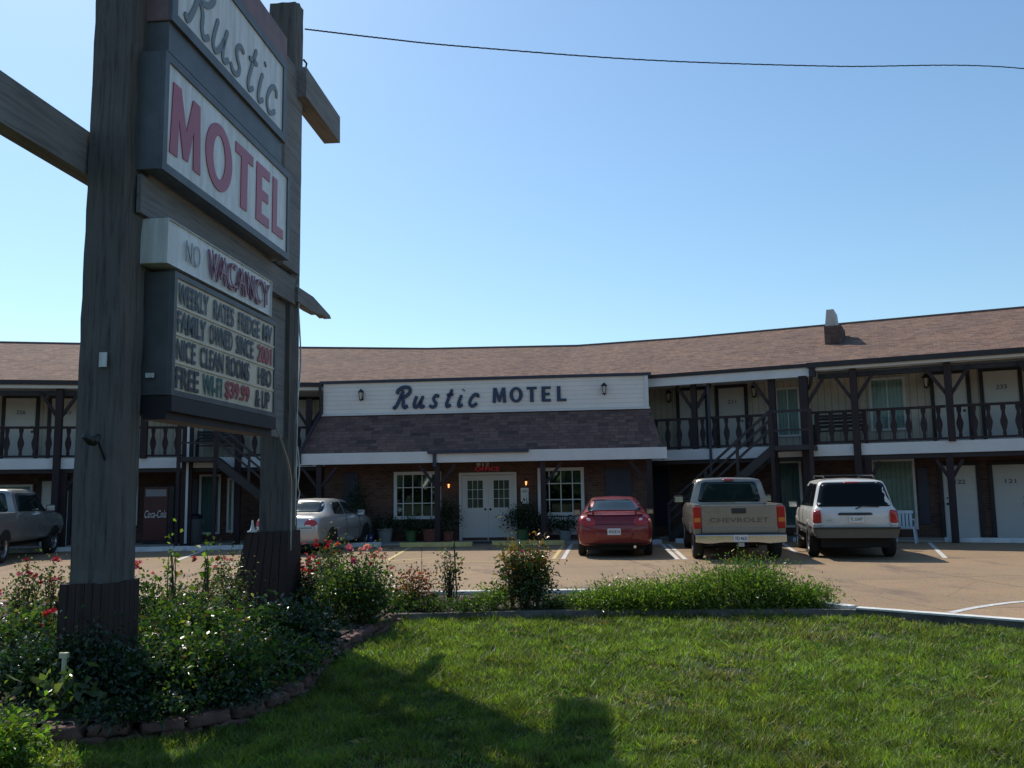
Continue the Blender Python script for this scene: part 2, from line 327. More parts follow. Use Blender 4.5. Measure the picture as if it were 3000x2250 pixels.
def block(mb, ch, x0, x1, z0, z1, y0, y1, t=.27):
    w_ = x1 - x0; h = z1 - z0; q = lambda pts: mb.prism([(x0 + p[0] * w_, z0 + p[1] * h) for p in pts], y0, y1); tv = t * .62
    if ch == 'M': q([(0, 0), (.06, 1), (.3, 1), (.5, .45), (.7, 1), (.94, 1), (1, 0), (.76, 0), (.74, .55), (.58, .05), (.42, .05), (.26, .55), (.24, 0)])
    if ch == 'L': q([(0, 0), (1, 0), (1, tv), (.4, tv), (.4, 1), (0, 1)])
    if ch == 'T': q([(0, 1), (0, 1 - tv), (.32, 1 - tv), (.32, 0), (.68, 0), (.68, 1 - tv), (1, 1 - tv), (1, 1)])
    if ch == 'E': q([(0, 0), (1, 0), (1, tv), (.4, tv), (.4, .5 - tv / 2), (.9, .5 - tv / 2), (.9, .5 + tv / 2), (.4, .5 + tv / 2), (.4, 1 - tv), (1, 1 - tv), (1, 1), (0, 1)])
    if ch == 'O':
        n = 36; cx, cz = (x0 + x1) / 2, (z0 + z1) / 2; i = len(mb.v)
        for k in range(n):
            a = 2 * math.pi * k / n; c, s = math.cos(a), math.sin(a)
            for rr in ((w_ / 2, h / 2 * 1.03), (w_ / 2 - w_ * .27, h / 2 - h * tv * .95)):
                for y in (y0, y1): mb.v.append((cx + c * rr[0], y, cz + s * rr[1]))
        for k in range(n):
            a, b = i + 4 * k, i + 4 * ((k + 1) % n); mb.f += [(a, b, b + 2, a + 2), (a + 1, a + 3, b + 3, b + 1), (a, a + 1, b + 1, b), (a + 2, b + 2, b + 3, a + 3)]
    return mb
class Frame:      # vertical reference frame: x along, y inwards, z up
    def __init__(s, o, d):
        s.o = Vector((o[0], o[1], 0)); s.d = Vector((d[0], d[1], 0)).normalized(); s.n = Vector((-s.d.y, s.d.x, 0))
        s.m = Matrix((s.d, s.n, Vector((0, 0, 1)))).transposed().to_4x4(); s.m.translation = s.o
    def sz(s, px, py, y=0.):
        r = ray(px, py); p0 = s.o + s.n * y; k = (p0 - EYE).dot(s.n) / r.dot(s.n); q = EYE + r * k
        return (q - p0).dot(s.d), q.z
    def s(self, px, y=0., py=1300): return self.sz(px, py, y)[0]
def offset_path(path, d):     # mitred offset of a plan polyline, +d to its left
    P = [Vector((p[0], p[1])) for p in path]; out = []
    for i, p in enumerate(P):
        ns = []
        if i > 0: t = (P[i] - P[i - 1]).normalized(); ns.append(Vector((-t.y, t.x)))
        if i < len(P) - 1: t = (P[i + 1] - P[i]).normalized(); ns.append(Vector((-t.y, t.x)))
        n = sum(ns, Vector((0, 0))).normalized(); k = d / n.dot(ns[0]); out.append(p + n * k)
    return out
def strip(mb, path, y0, y1, z0, z1):
    A, B = offset_path(path, y0), offset_path(path, y1); u = 0
    for i in range(len(path) - 1):
        L = (A[i + 1] - A[i]).length
        a0, a1, b0, b1 = A[i], A[i + 1], B[i], B[i + 1]; u1 = u + L
        mb.quadface([(a0.x, a0.y, z0), (a1.x, a1.y, z0), (a1.x, a1.y, z1), (a0.x, a0.y, z1)], [(u, z0), (u1, z0), (u1, z1), (u, z1)])
        mb.quadface([(b1.x, b1.y, z0), (b0.x, b0.y, z0), (b0.x, b0.y, z1), (b1.x, b1.y, z1)], [(u1, z0), (u, z0), (u, z1), (u1, z1)])
        w_ = abs(y1 - y0)
        mb.quadface([(a0.x, a0.y, z1), (a1.x, a1.y, z1), (b1.x, b1.y, z1), (b0.x, b0.y, z1)], [(u, 0), (u1, 0), (u1, w_), (u, w_)])
        mb.quadface([(a1.x, a1.y, z0), (a0.x, a0.y, z0), (b0.x, b0.y, z0), (b1.x, b1.y, z0)], [(u1, 0), (u, 0), (u, w_), (u1, w_)])
        u = u1
    for k in (0, -1):
        mb.quadface([(A[k].x, A[k].y, z0), (B[k].x, B[k].y, z0), (B[k].x, B[k].y, z1), (A[k].x, A[k].y, z1)], [(0, z0), (y1 - y0, z0), (y1 - y0, z1), (0, z1)])
    return mb
def sheet(name, poly, z, mat, uvscale=1., parent=None):
    tris = tessellate_polygon([[Vector((p[0], p[1], 0)) for p in poly]]); me = bpy.data.meshes.new(name)
    me.from_pydata([(p[0], p[1], z) for p in poly], [], [tuple(t) for t in tris]); me.materials.append(mat)
    bm = bmesh.new(); bm.from_mesh(me)
    for f in bm.faces:
        if f.normal.z < 0: f.normal_flip()
    bm.to_mesh(me); bm.free(); return link(name, me, parent)
# ------------------------------------------------------------------ ground, lot, kerbs
def lot_material():
    n = NT('lot_concrete'); b = n.bsdf(Roughness=.9); b.inputs['Specular IOR Level'].default_value = .25
    co = n.coord('Object', (1, 1, 1), (0, 0, R(-6)))
    t = n.n('ShaderNodeTexBrick', offset=0., i_Scale=1., i_Mortar_Size=.014, i_Brick_Width=4.6, i_Row_Height=3.6)
    for k, c in (('Color1', (.285, .203, .128)), ('Color2', (.31, .222, .142)), ('Mortar', (.11, .082, .055))): t.inputs[k].default_value = c + (1,)
    n.l(co, t.inputs['Vector'])
    a = n.noise(co, .45, 6, .65); g = n.noise(co, 38, 3, .8); v = n.n('ShaderNodeTexVoronoi', i_Scale=60.); n.l(co, v.inputs['Vector'])
    c = n.mix(.8, t.outputs[0], n.ramp(a.outputs[0], [(.25, (.72, .74, .78)), (.75, (1.18, 1.12, 1.05))]), 'MULTIPLY')
    c = n.mix(.7, c, n.ramp(g.outputs[0], [(.3, (.72, .7, .7)), (.7, (1.3, 1.28, 1.25))]), 'MULTIPLY')
    c = n.mix(.35, c, v.outputs['Color'], 'SOFT_LIGHT')
    # oil drips and tyre dirt with a shape of their own
    st = n.noise(n.coord('Object', (.9, .35, 1)), 1.1, 5, .7); c = n.mix(n.ramp(st.outputs[0], [(.55, (0, 0, 0)), (.7, (.75, .75, .75))]), c, (.12, .09, .075))
    ck = n.n('ShaderNodeTexVoronoi', feature='DISTANCE_TO_EDGE', i_Scale=.33); wv = n.noise(co, 1.6, 5); n.l(n.mix(.12, co, wv.outputs['Color']), ck.inputs['Vector'])
    c = n.mix(n.ramp(ck.outputs[0], [(0, (.45, .45, .45)), (.004, (.0, .0, .0))]), c, (.09, .07, .055))
    n.l(c, b.inputs['Base Color']); n.bump(g.outputs[0], .35, .006); return n.m
def lawn_material():
    n = NT('lawn_ground'); b = n.bsdf(Roughness=1.); co = n.coord('Object'); a = n.noise(co, .9, 8, .7); g = n.noise(co, 26, 5, .75)
    c = n.ramp(a.outputs[0], [(.3, (.02, .034, .01)), (.55, (.035, .05, .016)), (.75, (.075, .06, .03))])
    n.l(n.mix(.8, c, n.ramp(g.outputs[0], [(.3, (.4, .4, .4)), (.7, (1.5, 1.5, 1.4))]), 'MULTIPLY'), b.inputs['Base Color']); n.bump(g.outputs[0], .8, .03); return n.m
LAWN_Z = -.10
me = bpy.data.meshes.new('lawn_base')
N = 120; xs = np.linspace(-1, 1, N); xs = np.sign(xs) * (np.abs(xs) ** 3) * 900
V = [(x, y, LAWN_Z - .0) for y in xs for x in xs]; F = [(j * N + i, j * N + i + 1, (j + 1) * N + i + 1, (j + 1) * N + i) for j in range(N - 1) for i in range(N - 1)]
me.from_pydata(V, [], F); me.materials.append(lawn_material()); tag(link('ground', me), kind='structure')
LOT = [(-70, 11), (-14, 12.6), (-9, 13.4), (-6, 13.9), (-1, 14.15), (1.1, 14.1), (3, 13.35), (4.2, 12.3), (4.55, 11.8), (6.0, 10.45), (8.1, 8.1), (10.1, 5.6), (11.2, 3), (12, -60), (70, -60), (70, 60), (-70, 60)]
tag(sheet('parking_lot', LOT, 0., lot_material()), kind='structure')
KERB = [(-1.75, 11.86), (.6, 11.98), (2.6, 11.86), (3.9, 11.72), (4.45, 11.62), (6.0, 10.3), (8.1, 7.95), (10.1, 5.45), (11.2, 2.9), (12, -6)]
kb = MB(); strip(kb, KERB[:5], -.03, .06, LAWN_Z - .05, -.01); tag(kb.build('garden_kerb', simple('kerb_dirty', (.17, .15, .13), .95, var=.45, scale=3.5, bump=.6)), kind='structure')
kb = MB(); strip(kb, KERB[4:], -.04, .11, LAWN_Z - .05, .0); tag(kb.build('kerb', M['kerbd']), kind='structure'); kb = MB(); strip(kb, KERB[4:], -.05, .10, .001, .022); tag(bevel(kb.build('kerb_top', M['kerbw']), .006), kind='structure')  # kerb body: bare concrete, darkened to carry the shade on its face
FARK = [(-14, 12.6), (-9, 13.4), (-6, 13.9), (-1, 14.15), (1.1, 14.1), (3, 13.35), (4.2, 12.3), (4.5, 11.75)]
kb = MB(); strip(kb, FARK, -.16, .0, LAWN_Z - .05, .03); tag(kb.build('far_kerb', M['kerbw']), kind='structure')
EDGE = [(-1.62, 11.8), (-1.72, 10.9), (-1.88, 10.0), (-1.98, 9.1), (-1.93, 8.3), (-1.9, 7.6), (-2.12, 6.85), (-2.5, 6.5), (-3.1, 6.32), (-3.8, 6.3), (-4.6, 6.45), (-5.6, 6.9), (-7, 8), (-9, 9.6), (-14, 12.5)]
tag(sheet('flower_bed_soil', [(p[0] - .05, p[1]) for p in EDGE[::-1]][0:] + [(-1.7, 11.9), (-1.2, 14.0), (-6, 13.8), (-9, 13.3)], .04, M['soil']), kind='structure')
tag(sheet('planter_soil', [(-1.75, 11.9), (.6, 12.02), (2.6, 11.9), (4.4, 11.7), (4.1, 12.2), (2.9, 13.3), (1.1, 14.0), (-1.3, 14.05)], -.02, M['soil']), kind='structure')
# stone edging, each block its own thing
stp = spline([(p[0], p[1], 0) for p in EDGE[:11]], 14); acc = 0.; stones = []
cum = [0.]
for a, b in zip(stp, stp[1:]): cum.append(cum[-1] + (b - a).length)
def along(sv):
    for i in range(len(cum) - 1):
        if cum[i + 1] >= sv: t = (sv - cum[i]) / (cum[i + 1] - cum[i]); p = stp[i].lerp(stp[i + 1], t); d = (stp[i + 1] - stp[i]).normalized(); return p, d
    return stp[-1], Vector((-1, 0, 0))
def stone_mesh(L, W, H, k):
    bm = bmesh.new(); bmesh.ops.create_cube(bm, size=1); bmesh.ops.subdivide_edges(bm, edges=bm.edges, cuts=3, use_grid_fill=True)
    r_ = random.Random(k)
    for v in bm.verts:
        e = sum(abs(c) > .49 for c in v.co); q = 1 - .024 * (e - 1) * (1.3 if e == 3 else 1)
        v.co = Vector((v.co.x * L, v.co.y * W, v.co.z * H)) * q + Vector((r_.uniform(-1, 1), r_.uniform(-1, 1), r_.uniform(-1, 1))) * .013
    me = bpy.data.meshes.new('edging_stone'); bm.to_mesh(me); bm.free(); me.materials.append(M['stone']); me.polygons.foreach_set('use_smooth', [True] * len(me.polygons)); return me
smesh = [stone_mesh(.3 - .02 * (k % 3), .2 + .012 * (k % 4), .085 - .006 * (k % 3), k) for k in range(9)]
for c in range(2):
    sv = .1 + .15 * c
    while sv < cum[-1] - .15:
        p, d = along(sv); o = link('edging_stone', smesh[rnd.randrange(9)])
        o.matrix_local = T(p.x + rnd.uniform(-.015, .015), p.y + rnd.uniform(-.015, .015), LAWN_Z + .01 + .08 * c, math.atan2(d.y, d.x) + rnd.uniform(-.12, .12)) @ Matrix.Rotation(rnd.uniform(-.05, .05), 4, 'X')
        tag(o, ('rough reddish stone block in the lower, half-buried course of the curved rose bed edging', 'rough reddish stone block in the upper course of the curved rose bed edging')[c], 'stone', ('lower course of edging stones', 'upper course of edging stones')[c]); sv += .315
# lot markings
def stripe(name, a, b, wd, mat, label=None):
    a, b = Vector((a[0], a[1], 0)), Vector((b[0], b[1], 0)); d = (b - a).normalized(); n_ = Vector((-d.y, d.x, 0)) * wd / 2
    m = MB(); m.quadface([a - n_ + Vector((0, 0, .005)), b - n_ + Vector((0, 0, .005)), b + n_ + Vector((0, 0, .005)), a + n_ + Vector((0, 0, .005))]); return tag(m.build(name, mat), kind='structure')
LINEW = simple('line_white', (.55, .54, .52), .8, var=.35, scale=14); LINEY = simple('line_yellow', (.52, .4, .17), .8, var=.35, scale=14)
g = lambda x, y: on_ground(x, y)
def bayline(px, py, ang, mat, L0=.9, L1=4.4, wd=.1):
    p = g(px, py); d = Vector((math.sin(R(ang)), math.cos(R(ang)), 0)); stripe('road_marking', p - d * L0, p + d * L1, wd, mat)
for px, py, a, m_ in ((1628, 1629, 6, LINEY), (1655, 1629, 6, LINEW), (1976, 1630, 6, LINEW), (1998, 1630, 6, LINEW), (2322, 1612, 12, LINEW), (2760, 1626, 22, LINEW), (540, 1634, -10, LINEW), (850, 1630, -4, LINEW), (250, 1640, -10, LINEW), (1150, 1633, 0, LINEY)): bayline(px, py, a, m_)
stripe('road_marking', g(1130, 1645), g(1280, 1634), .1, LINEY); stripe('road_marking', g(1130, 1650), g(1640, 1644), .08, LINEY); stripe('road_marking', g(620, 1655), g(720, 1648), .1, LINEW)
cp = spline([g(2785, 1796), g(2850, 1782), g(2930, 1770), g(3000, 1763), g(3200, 1752)], 6); cv = MB()
for a, b in zip(cp, cp[1:]):
    d = (b - a).normalized(); n_ = Vector((-d.y, d.x, 0)) * .05; up = Vector((0, 0, .005)); cv.quadface([a - n_ + up, b - n_ + up, b + n_ + up, a + n_ + up])
tag(cv.build('road_marking', LINEW), kind='structure')

# ------------------------------------------------------------------ motel building
PATH = [(-26, 23.99), (-7.5, 27.87), (-3, 28.55), (1.5, 28.4), (4.3, 27.4), (26, 16.77)]
ZF, ZE, ZR = 2.72, 5.05, 7.3
L = Frame((-7.5, 27.87), (18.5, 3.88)); RW = Frame((4.3, 27.4), (21.7, -10.63)); O = Frame((-6.02, 27.72), (10.2, -1.0)); OL = 10.25
WD = 1.8
motel = thing('motel_building', 'two-storey brick and cream motel curving round the parking lot under a shingle roof', 'motel')
def P(mb, name, mat, fr=None, parent=None, **k): return mb.build(name, M[mat] if isinstance(mat, str) else mat, parent or motel, fr.m if fr is not None and parent is None else None, **k)
P(strip(MB(), PATH, WD, WD + .3, 0, 2.42), 'brick_wall', 'brick'); P(strip(MB(), PATH, WD, WD + .3, 2.42, 5.2), 'upper_wall', 'siding')
P(strip(MB(), PATH, -.02, WD - .002, 2.46, ZF), 'balcony_floor', 'concrete'); P(strip(MB(), PATH, -.07, -.02, 2.42, ZF + .02), 'fascia', 'white')
P(strip(MB(), PATH, -.02, WD - .002, 4.86, 4.92), 'soffit', 'white')
P(strip(MB(), PATH, .02, .16, 2.3, 2.42), 'edge_beam', 'trim')
# roof
E0, RG, E1 = offset_path(PATH, -.3), offset_path(PATH, 6.3), offset_path(PATH, 12.9); ru = 0; rf = MB(); sl_ = math.hypot(6.6, ZR - ZE); zA = ZE - .02
for i in range(len(PATH) - 1):
    LL = (RG[i + 1] - RG[i]).length; n_ = 3
    a, b, c, d = [Vector((p.x, p.y, z)) for p, z in ((E0[i], zA), (E0[i + 1], zA), (RG[i + 1], ZR), (RG[i], ZR))]
    rf.quadface([a, b, c, d], [(ru, 0), (ru + LL, 0), (ru + LL, sl_), (ru, sl_)])
    e, f = Vector((E1[i].x, E1[i].y, zA)), Vector((E1[i + 1].x, E1[i + 1].y, zA)); rf.quadface([d, c, f, e], [(ru, sl_), (ru + LL, sl_), (ru + LL, 0), (ru, 0)])
    ru += LL
roof = P(rf, 'roof', 'shingle', fix=False)
m_ = roof.modifiers.new('thick', 'SOLIDIFY'); m_.thickness = .07; m_.offset = -1
P(strip(MB(), PATH, 6.2, 6.4, ZR - .03, ZR + .035), 'ridge_cap', simple('ridge_cap', (.16, .11, .1), .9, var=.3, scale=8))
for k in (0, -1):
    a, b, c = E0[k], RG[k], E1[k]; P(MB().quadface([(a.x, a.y, zA - .08), (b.x, b.y, ZR - .08), (c.x, c.y, zA - .08)]), 'gable', 'siding', fix=False)
P(strip(MB(), PATH, 12.2, 12.5, 0, 5.0), 'rear_wall', 'brick')
P(strip(MB(), PATH[4:], -.36, -.3, ZE - .07, ZE + .04), 'eave_edge', 'trim')
P(strip(MB(), PATH[:5], -.4, -.3, ZE - .09, ZE + .045), 'gutter', 'trim')
P(strip(MB(), PATH[:5], -.3, -.26, 4.86, ZE - .09), 'eave_board', 'white')
s0 = RW.s(2392)
def wing_beam(fr, sa, sb):
    P(MB().box(sa, sb, -.06, .12, 4.66, 4.8), 'beam', 'trim', fr)
P(MB().box(.1, s0, -.31, -.25, 4.72, ZE - .07), 'eave_board', 'white', RW)
P(MB().box(s0, 23, -.34, -.28, 4.87, ZE - .07), 'eave_board', 'white', RW)
P(MB().box(s0 - .1, 23, -.46, -.36, ZE - .1, ZE + .045), 'gutter', 'trim', RW)
wing_beam(RW, s0 + .15, 23)
def lframe(fr, x0, x1): pass
L0 = Frame((-26, 23.99), (18.5, 3.88))     # same line, s measured from the far left end
LL = (Vector((-7.5, 27.87)) - Vector((-26, 23.99))).length
P(MB().box(0, LL, -.06, .12, 4.66, 4.8), 'beam', 'trim', L0)
# posts with forked braces
def post_mb(z0, z1, w=.2, bend=0): m = MB(); m.beam((0, 0, z0), (bend, 0, z1), w, w, (1, 0, 0)); return m
def add_post(fr, s, z0, z1, w=.19, y=-.12, brace=(1, 1), bl=.62, parent=None, drop=.0):
    p = post_mb(z0, z1, w).build('post', M['rail'], parent or motel, fr.m @ T(s, y, 0)); bevel(p, .02)
    for k, on in ((-1, brace[0]), (1, brace[1])):
        if on:
            b = MB().beam((k * .05, 0, z1 - .25 - bl), (k * (.05 + bl * .78), 0, z1 - .12 - drop), .09, .1, (0, 1, 0)).build('brace', M['rail'], p)
    return p
zt = 4.86
for px, y in ((2505, -.14),): add_post(RW, RW.s(px, y, 1200), .05, zt, y=y)
add_post(RW, RW.s(2360, -.2, 1250), .0, 4.75, .24, y=-.2, brace=(0, 1))
add_post(RW, RW.s(2782, -.1, 1180), ZF, zt, y=-.1); add_post(RW, RW.s(2790, .1, 1450), .0, 2.35, y=.1, bl=.35)
add_post(RW, RW.s(2034, .1, 1200), ZF, 4.86, .17, y=.1, brace=(1, 1)); add_post(RW, RW.s(2264, 0, 1200), 0.0, 4.8, .2, y=0., brace=(1, 0))
add_post(RW, RW.s(3065, -.14, 1200), .0, zt, y=-.14); add_post(RW, RW.s(3065, -.14, 1200) + 3.2, 0., zt, y=-.14); add_post(RW, RW.s(3065, -.14, 1200) + 6.4, .0, zt, y=-.14)
add_post(RW, RW.s(2545, .1, 1400), .0, 2.35, y=.1, brace=(0, 1), bl=.35)
for px, z0, z1, br in ((172, 0., zt, (1, 1)), (423, ZF, zt, (1, 1)), (545, 0., 4.8, (0, 0)), (560, 0., 4.8, (0, 0)), (700, 0, 4.8, (0, 0)), (905, ZF, 4.6, (1, 1))):
    add_post(L, L.s(px, -.1, 1250), z0, z1, .17 if px in (545, 560) else .2, y=-.1, brace=br)
add_post(L, L.s(172, -.1, 1250) - 3.9, 0., zt, y=-.1); add_post(L, L.s(172, -.1, 1250) - 7.8, 0., zt, y=-.1); add_post(L, L.s(165, .1, 1450) + .2, 0., 2.35, y=.1, bl=.35)
# railings: flat sawn balusters under a rail
prof = [(.045, 0), (.045, .1), (.035, .14), (.055, .2), (.085, .34), (.088, .42), (.06, .52), (.042, .6), (.04, .66), (.06, .74), (.062, .84)]
poly = [(-a, z) for a, z in prof] + [(a, z) for a, z in prof[::-1]]
bal_me = None
def railing(fr, sa, sb, gap=.37, y=.02):
    global bal_me
    r_ = MB().box(sa, sb, y - .04, y + .06, ZF + .93, ZF + 1.0).build('railing', M['rail'], motel, fr.m); MB().box(sa, sb, y - .02, y + .04, ZF + .06, ZF + .12).build('bottom_rail', M['rail'], r_)
    n_ = max(1, round((sb - sa) / gap))
    for k in range(n_):
        s = sa + (k + .5) * (sb - sa) / n_
        if bal_me is None: b = MB().prism(poly, -.02, .02).build('baluster', M['rail'], r_, T(s, y + .01, ZF + .1)); bal_me = b.data
        else: b = link('baluster', bal_me, r_, T(s, y + .01, ZF + .1))
RS = lambda px, y=0., py=1250: RW.s(px, y, py)
railing(RW, RS(1905), RS(2255)); railing(RW, RS(2375), RS(2497)); railing(RW, RS(2512), RS(2775)); railing(RW, RS(2792), RS(3055)); railing(RW, RS(3072), RS(3072) + 6.2)
Ls = lambda px, y=0., py=1280: L.s(px, y, py)
railing(L, Ls(180), Ls(415)); railing(L, Ls(431), Ls(536)); railing(L, Ls(690), Ls(765)); railing(L, Ls(775), Ls(895)); railing(L, Ls(-170), Ls(163)); railing(L, Ls(-170) - 4, Ls(-170) - .1)
# doors
def door(fr, s0_, s1_, z0, num='', frame='trim', parent=None, y=WD, knob='r', col='door'):
    H = 2.04; fr_m = fr.m @ T(s0_, y, z0); w_ = s1_ - s0_
    d = MB().box(0, w_, -.05, -.002, 0, H).build('door', M[col], parent or motel, fr_m); bevel(d, .008)
    f = MB().box(-.1, 0, -.09, -.003, 0, H + .1).box(w_, w_ + .1, -.09, -.003, 0, H + .1).box(0, w_, -.09, -.003, H, H + .1).build('door_frame', M[frame], d)
    x = w_ - .09 if knob == 'r' else .09
    MB().lathe([(0, 0), (.028, .0), (.035, .02), (.03, .05), (0, .055)], (0, 0, 0), 10, Matrix.Rotation(R(90), 4, 'X')).build('knob', M['iron'], d, T(x, -.05, .95), smooth=True)
    MB().lathe([(0, 0), (.025, .0), (.025, .02), (0, .022)], (0, 0, 0), 10, Matrix.Rotation(R(90), 4, 'X')).build('lock', M['iron'], d, T(x, -.05, 1.12))
    if num: put_text('room_number', num, M['ink'], d, w_ * .36, w_ * .36 + .09 * len(num), 1.52, 1.64, -.052, offset=.01)
    return d
def dpx(fr, a, b, py, z0, num='', **k): door(fr, fr.s(a, WD, py), fr.s(b, WD, py), z0, num, **k)
dpx(RW, 2886, 2990, 1200, ZF, '233', knob='r'); dpx(RW, 2740, 2836, 1200, ZF, '232'); dpx(RW, 2107, 2183, 1200, ZF, '211'); dpx(RW, 1992, 2068, 1200, ZF, '210')
dpx(RW, 2767, 2866, 1480, .05, '122', knob='l'); dpx(RW, 2915, 3014, 1480, .05, '121'); dpx(L, 15, 105, 1250, ZF, '226'); dpx(L, 150, 236, 1250, ZF, '225'); dpx(L, 120, 200, 1500, .05, '116'); 
dpx(RW, 3110, 3200, 1480, .05, '120'); dpx(RW, 3110, 3200, 1200, ZF, '234'); dpx(L, -200, -100, 1250, ZF, '227'); dpx(L, -140, -50, 1500, .05, '117'); dpx(L, 868, 935, 1250, ZF, '220', col='door')
# windows
def window(fr, x0, x1, z0, z1, parent=None, y=WD, gl='glass2', cur='curtain', nx=2, nz=1, fm='white', fw=.07, curtain_part=1.):
    w_, h = x1 - x0, z1 - z0; m = MB(); m.box(0, w_, -.07, -.003, 0, fw).box(0, w_, -.07, -.003, h - fw, h).box(0, fw, -.07, -.003, fw, h - fw).box(w_ - fw, w_, -.07, -.003, fw, h - fw)
    wn = m.build('window', M[fm], parent or motel, fr.m @ T(x0, y, z0))
    b = MB()
    for i in range(1, nx): b.box(w_ * i / nx - .014, w_ * i / nx + .014, -.05, -.022, fw, h - fw)
    for i in range(1, nz):
        for k in range(nx): b.box(w_ * k / nx + (fw if k == 0 else .014), w_ * (k + 1) / nx - (fw if k == nx - 1 else .014), -.048, -.024, h * i / nz - .014, h * i / nz + .014)
    if b.v: b.build('glazing_bars', M[fm], wn)
    MB().box(fw, w_ - fw, -.032, -.028, fw, h - fw).build('pane', M[gl], wn)
    c = MB(); k = int(w_ / .05); pts = [(fw + (w_ - 2 * fw) * i / k, -.012 - .007 * math.cos(i * 1.9)) for i in range(k + 1)]
    for p, q in zip(pts, pts[1:]): c.quadface([(p[0], p[1], h - fw - (h - 2 * fw) * curtain_part), (q[0], q[1], h - fw - (h - 2 * fw) * curtain_part), (q[0], q[1], h - fw), (p[0], p[1], h - fw)], [(p[0], 0), (q[0], 0), (q[0], h), (p[0], h)])
    c.build('curtain', M[cur], wn, smooth=True)
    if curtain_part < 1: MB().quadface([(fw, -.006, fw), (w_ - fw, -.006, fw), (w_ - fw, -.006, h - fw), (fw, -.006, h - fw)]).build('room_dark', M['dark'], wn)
    return wn
def wpx(fr, a, b, pya, pyb, **k):
    y = k.get('y', WD); c = (a + b) / 2; window(fr, fr.s(a, y, (pya + pyb) / 2), fr.s(b, y, (pya + pyb) / 2), fr.sz(c, pyb, y)[1], fr.sz(c, pya, y)[1], **k)
wpx(RW, 2548, 2655, 1106, 1262, nx=2); wpx(RW, 2273, 2346, 1135, 1280, nx=2, nz=1, cur='curtain'); wpx(RW, 2558, 2685, 1345, 1550, nx=1, cur='curtain3'); wpx(RW, 2281, 2352, 1350, 1545, nx=1, cur='curtain2')
wpx(L, 590, 664, 1150, 1290, nx=1); wpx(L, 583, 646, 1390, 1565, nx=1, cur='curtain2'); wpx(L, 350, 405, 1170, 1290, nx=1); wpx(L, -20, 95, 1420, 1540, nx=1); wpx(L, 350, 405, 1385, 1540, nx=1, cur='curtain2'); wpx(L, 665, 685, 1400, 1560, nx=1)
wpx(L, 248, 330, 1385, 1540, nx=1)
for a, b, pa, pb, fr in ((2692, 2722, 1370, 1535, RW), (2515, 2550, 1360, 1530, RW), (544, 578, 1400, 1560, L), (1918, 1960, 1300, 1540, RW)):
    x0, x1 = fr.s(a, WD, (pa + pb) / 2), fr.s(b, WD, (pa + pb) / 2); P(MB().box(x0, x1, WD - .04, WD - .003, max(.3, fr.sz((a + b) / 2, pb, WD)[1]), min(2.3, fr.sz((a + b) / 2, pa, WD)[1])), 'shutter', 'navy', fr)
# wall lanterns
def lantern(parent, m, lit=False, sc=1.):
    b = MB(); b.box(-.04, .04, -.02, 0, -.1, .12).beam((0, -.01, -.06), (0, -.13, -.02), .02, .02)
    b.lathe([(.0, .22), (.02, .2), (.085, .13), (.09, .11), (.05, .11)], (0, -.13, 0), 6); b.lathe([(.05, -.12), (.06, -.1), (.045, -.09), (0, -.16)][::-1], (0, -.13, 0), 6)
    for k in range(4):
        a = math.pi / 4 + k * math.pi / 2; b.beam((.045 * math.cos(a), -.13 + .045 * math.sin(a), -.1), (.075 * math.cos(a), -.13 + .075 * math.sin(a), .12), .012, .012)
    o = b.build('wall_lantern', M['iron'], parent, m @ Matrix.Scale(sc, 4)); MB().lathe([(.035, -.09), (.06, .1)], (0, -.13, 0), 8).build('lantern_glass', M['lampglass'] if lit else M['lampoff'], o); return o
for px, py, fr in ((2713, 1122, RW), (1963, 1166, RW), (2212, 1151, RW), (250, 1190, L), (760, 1200, L)):
    s, z = fr.sz(px, py, WD); lantern(motel, fr.m @ T(s, WD - .002, z), sc=1.25)
# downpipes
for fr, px, y in ((L, 553, -.2), (RW, 2079, -.1)):
    s = fr.s(px, y, 1250); P(MB().box(s - .035, s + .035, y - .03, y + .03, .1, 4.85), 'downpipe', 'navy' if fr is RW else 'white', fr)
P(MB().box(s0 - .05, s0 + .12, -.42, -.2, 4.7, 4.95).tube([(s0, -.35, 4.75), (s0 - .05, -.2, 4.5), (s0 - .25, .05, 4.25), (s0 - .33, .05, 3.9)], .05, 6), 'downpipe', 'trim', RW)
# rooftop vent stack on the right wing
def on_roof(px, py):
    r = ray(px, py); best = None
    for k in np.arange(20, 45, .01):
        q = EYE + r * (k / r.y); v = q - RW.o; yi = v.dot(RW.n)
        if q.z <= zA + (yi + .3) * (ZR - zA) / 6.6: return q
q = on_roof(2442, 1008); v = q - RW.o; cs, cy = v.dot(RW.d), v.dot(RW.n); zb = q.z
ch = P(MB().box(cs - .26, cs + .26, cy, cy + 1.3, zb - .1, zb + .6), 'chimney', 'shingle2', RW)
MB().prism([(-.24, 0), (.1, 0), (.05, .55), (-.17, .55)], cy + .1, cy + 1.2, T(cs, 0, zb + .6)).build('chimney_cap', simple('cap_metal', (.5, .45, .42), .6, .1, var=.1, scale=6), ch)
P(MB().box(.1, 22.9, .3, WD - .01, .0, .045), 'walkway', 'concrete', RW); P(MB().box(0, LL, .3, WD - .01, .0, .045), 'walkway', 'concrete', L0)

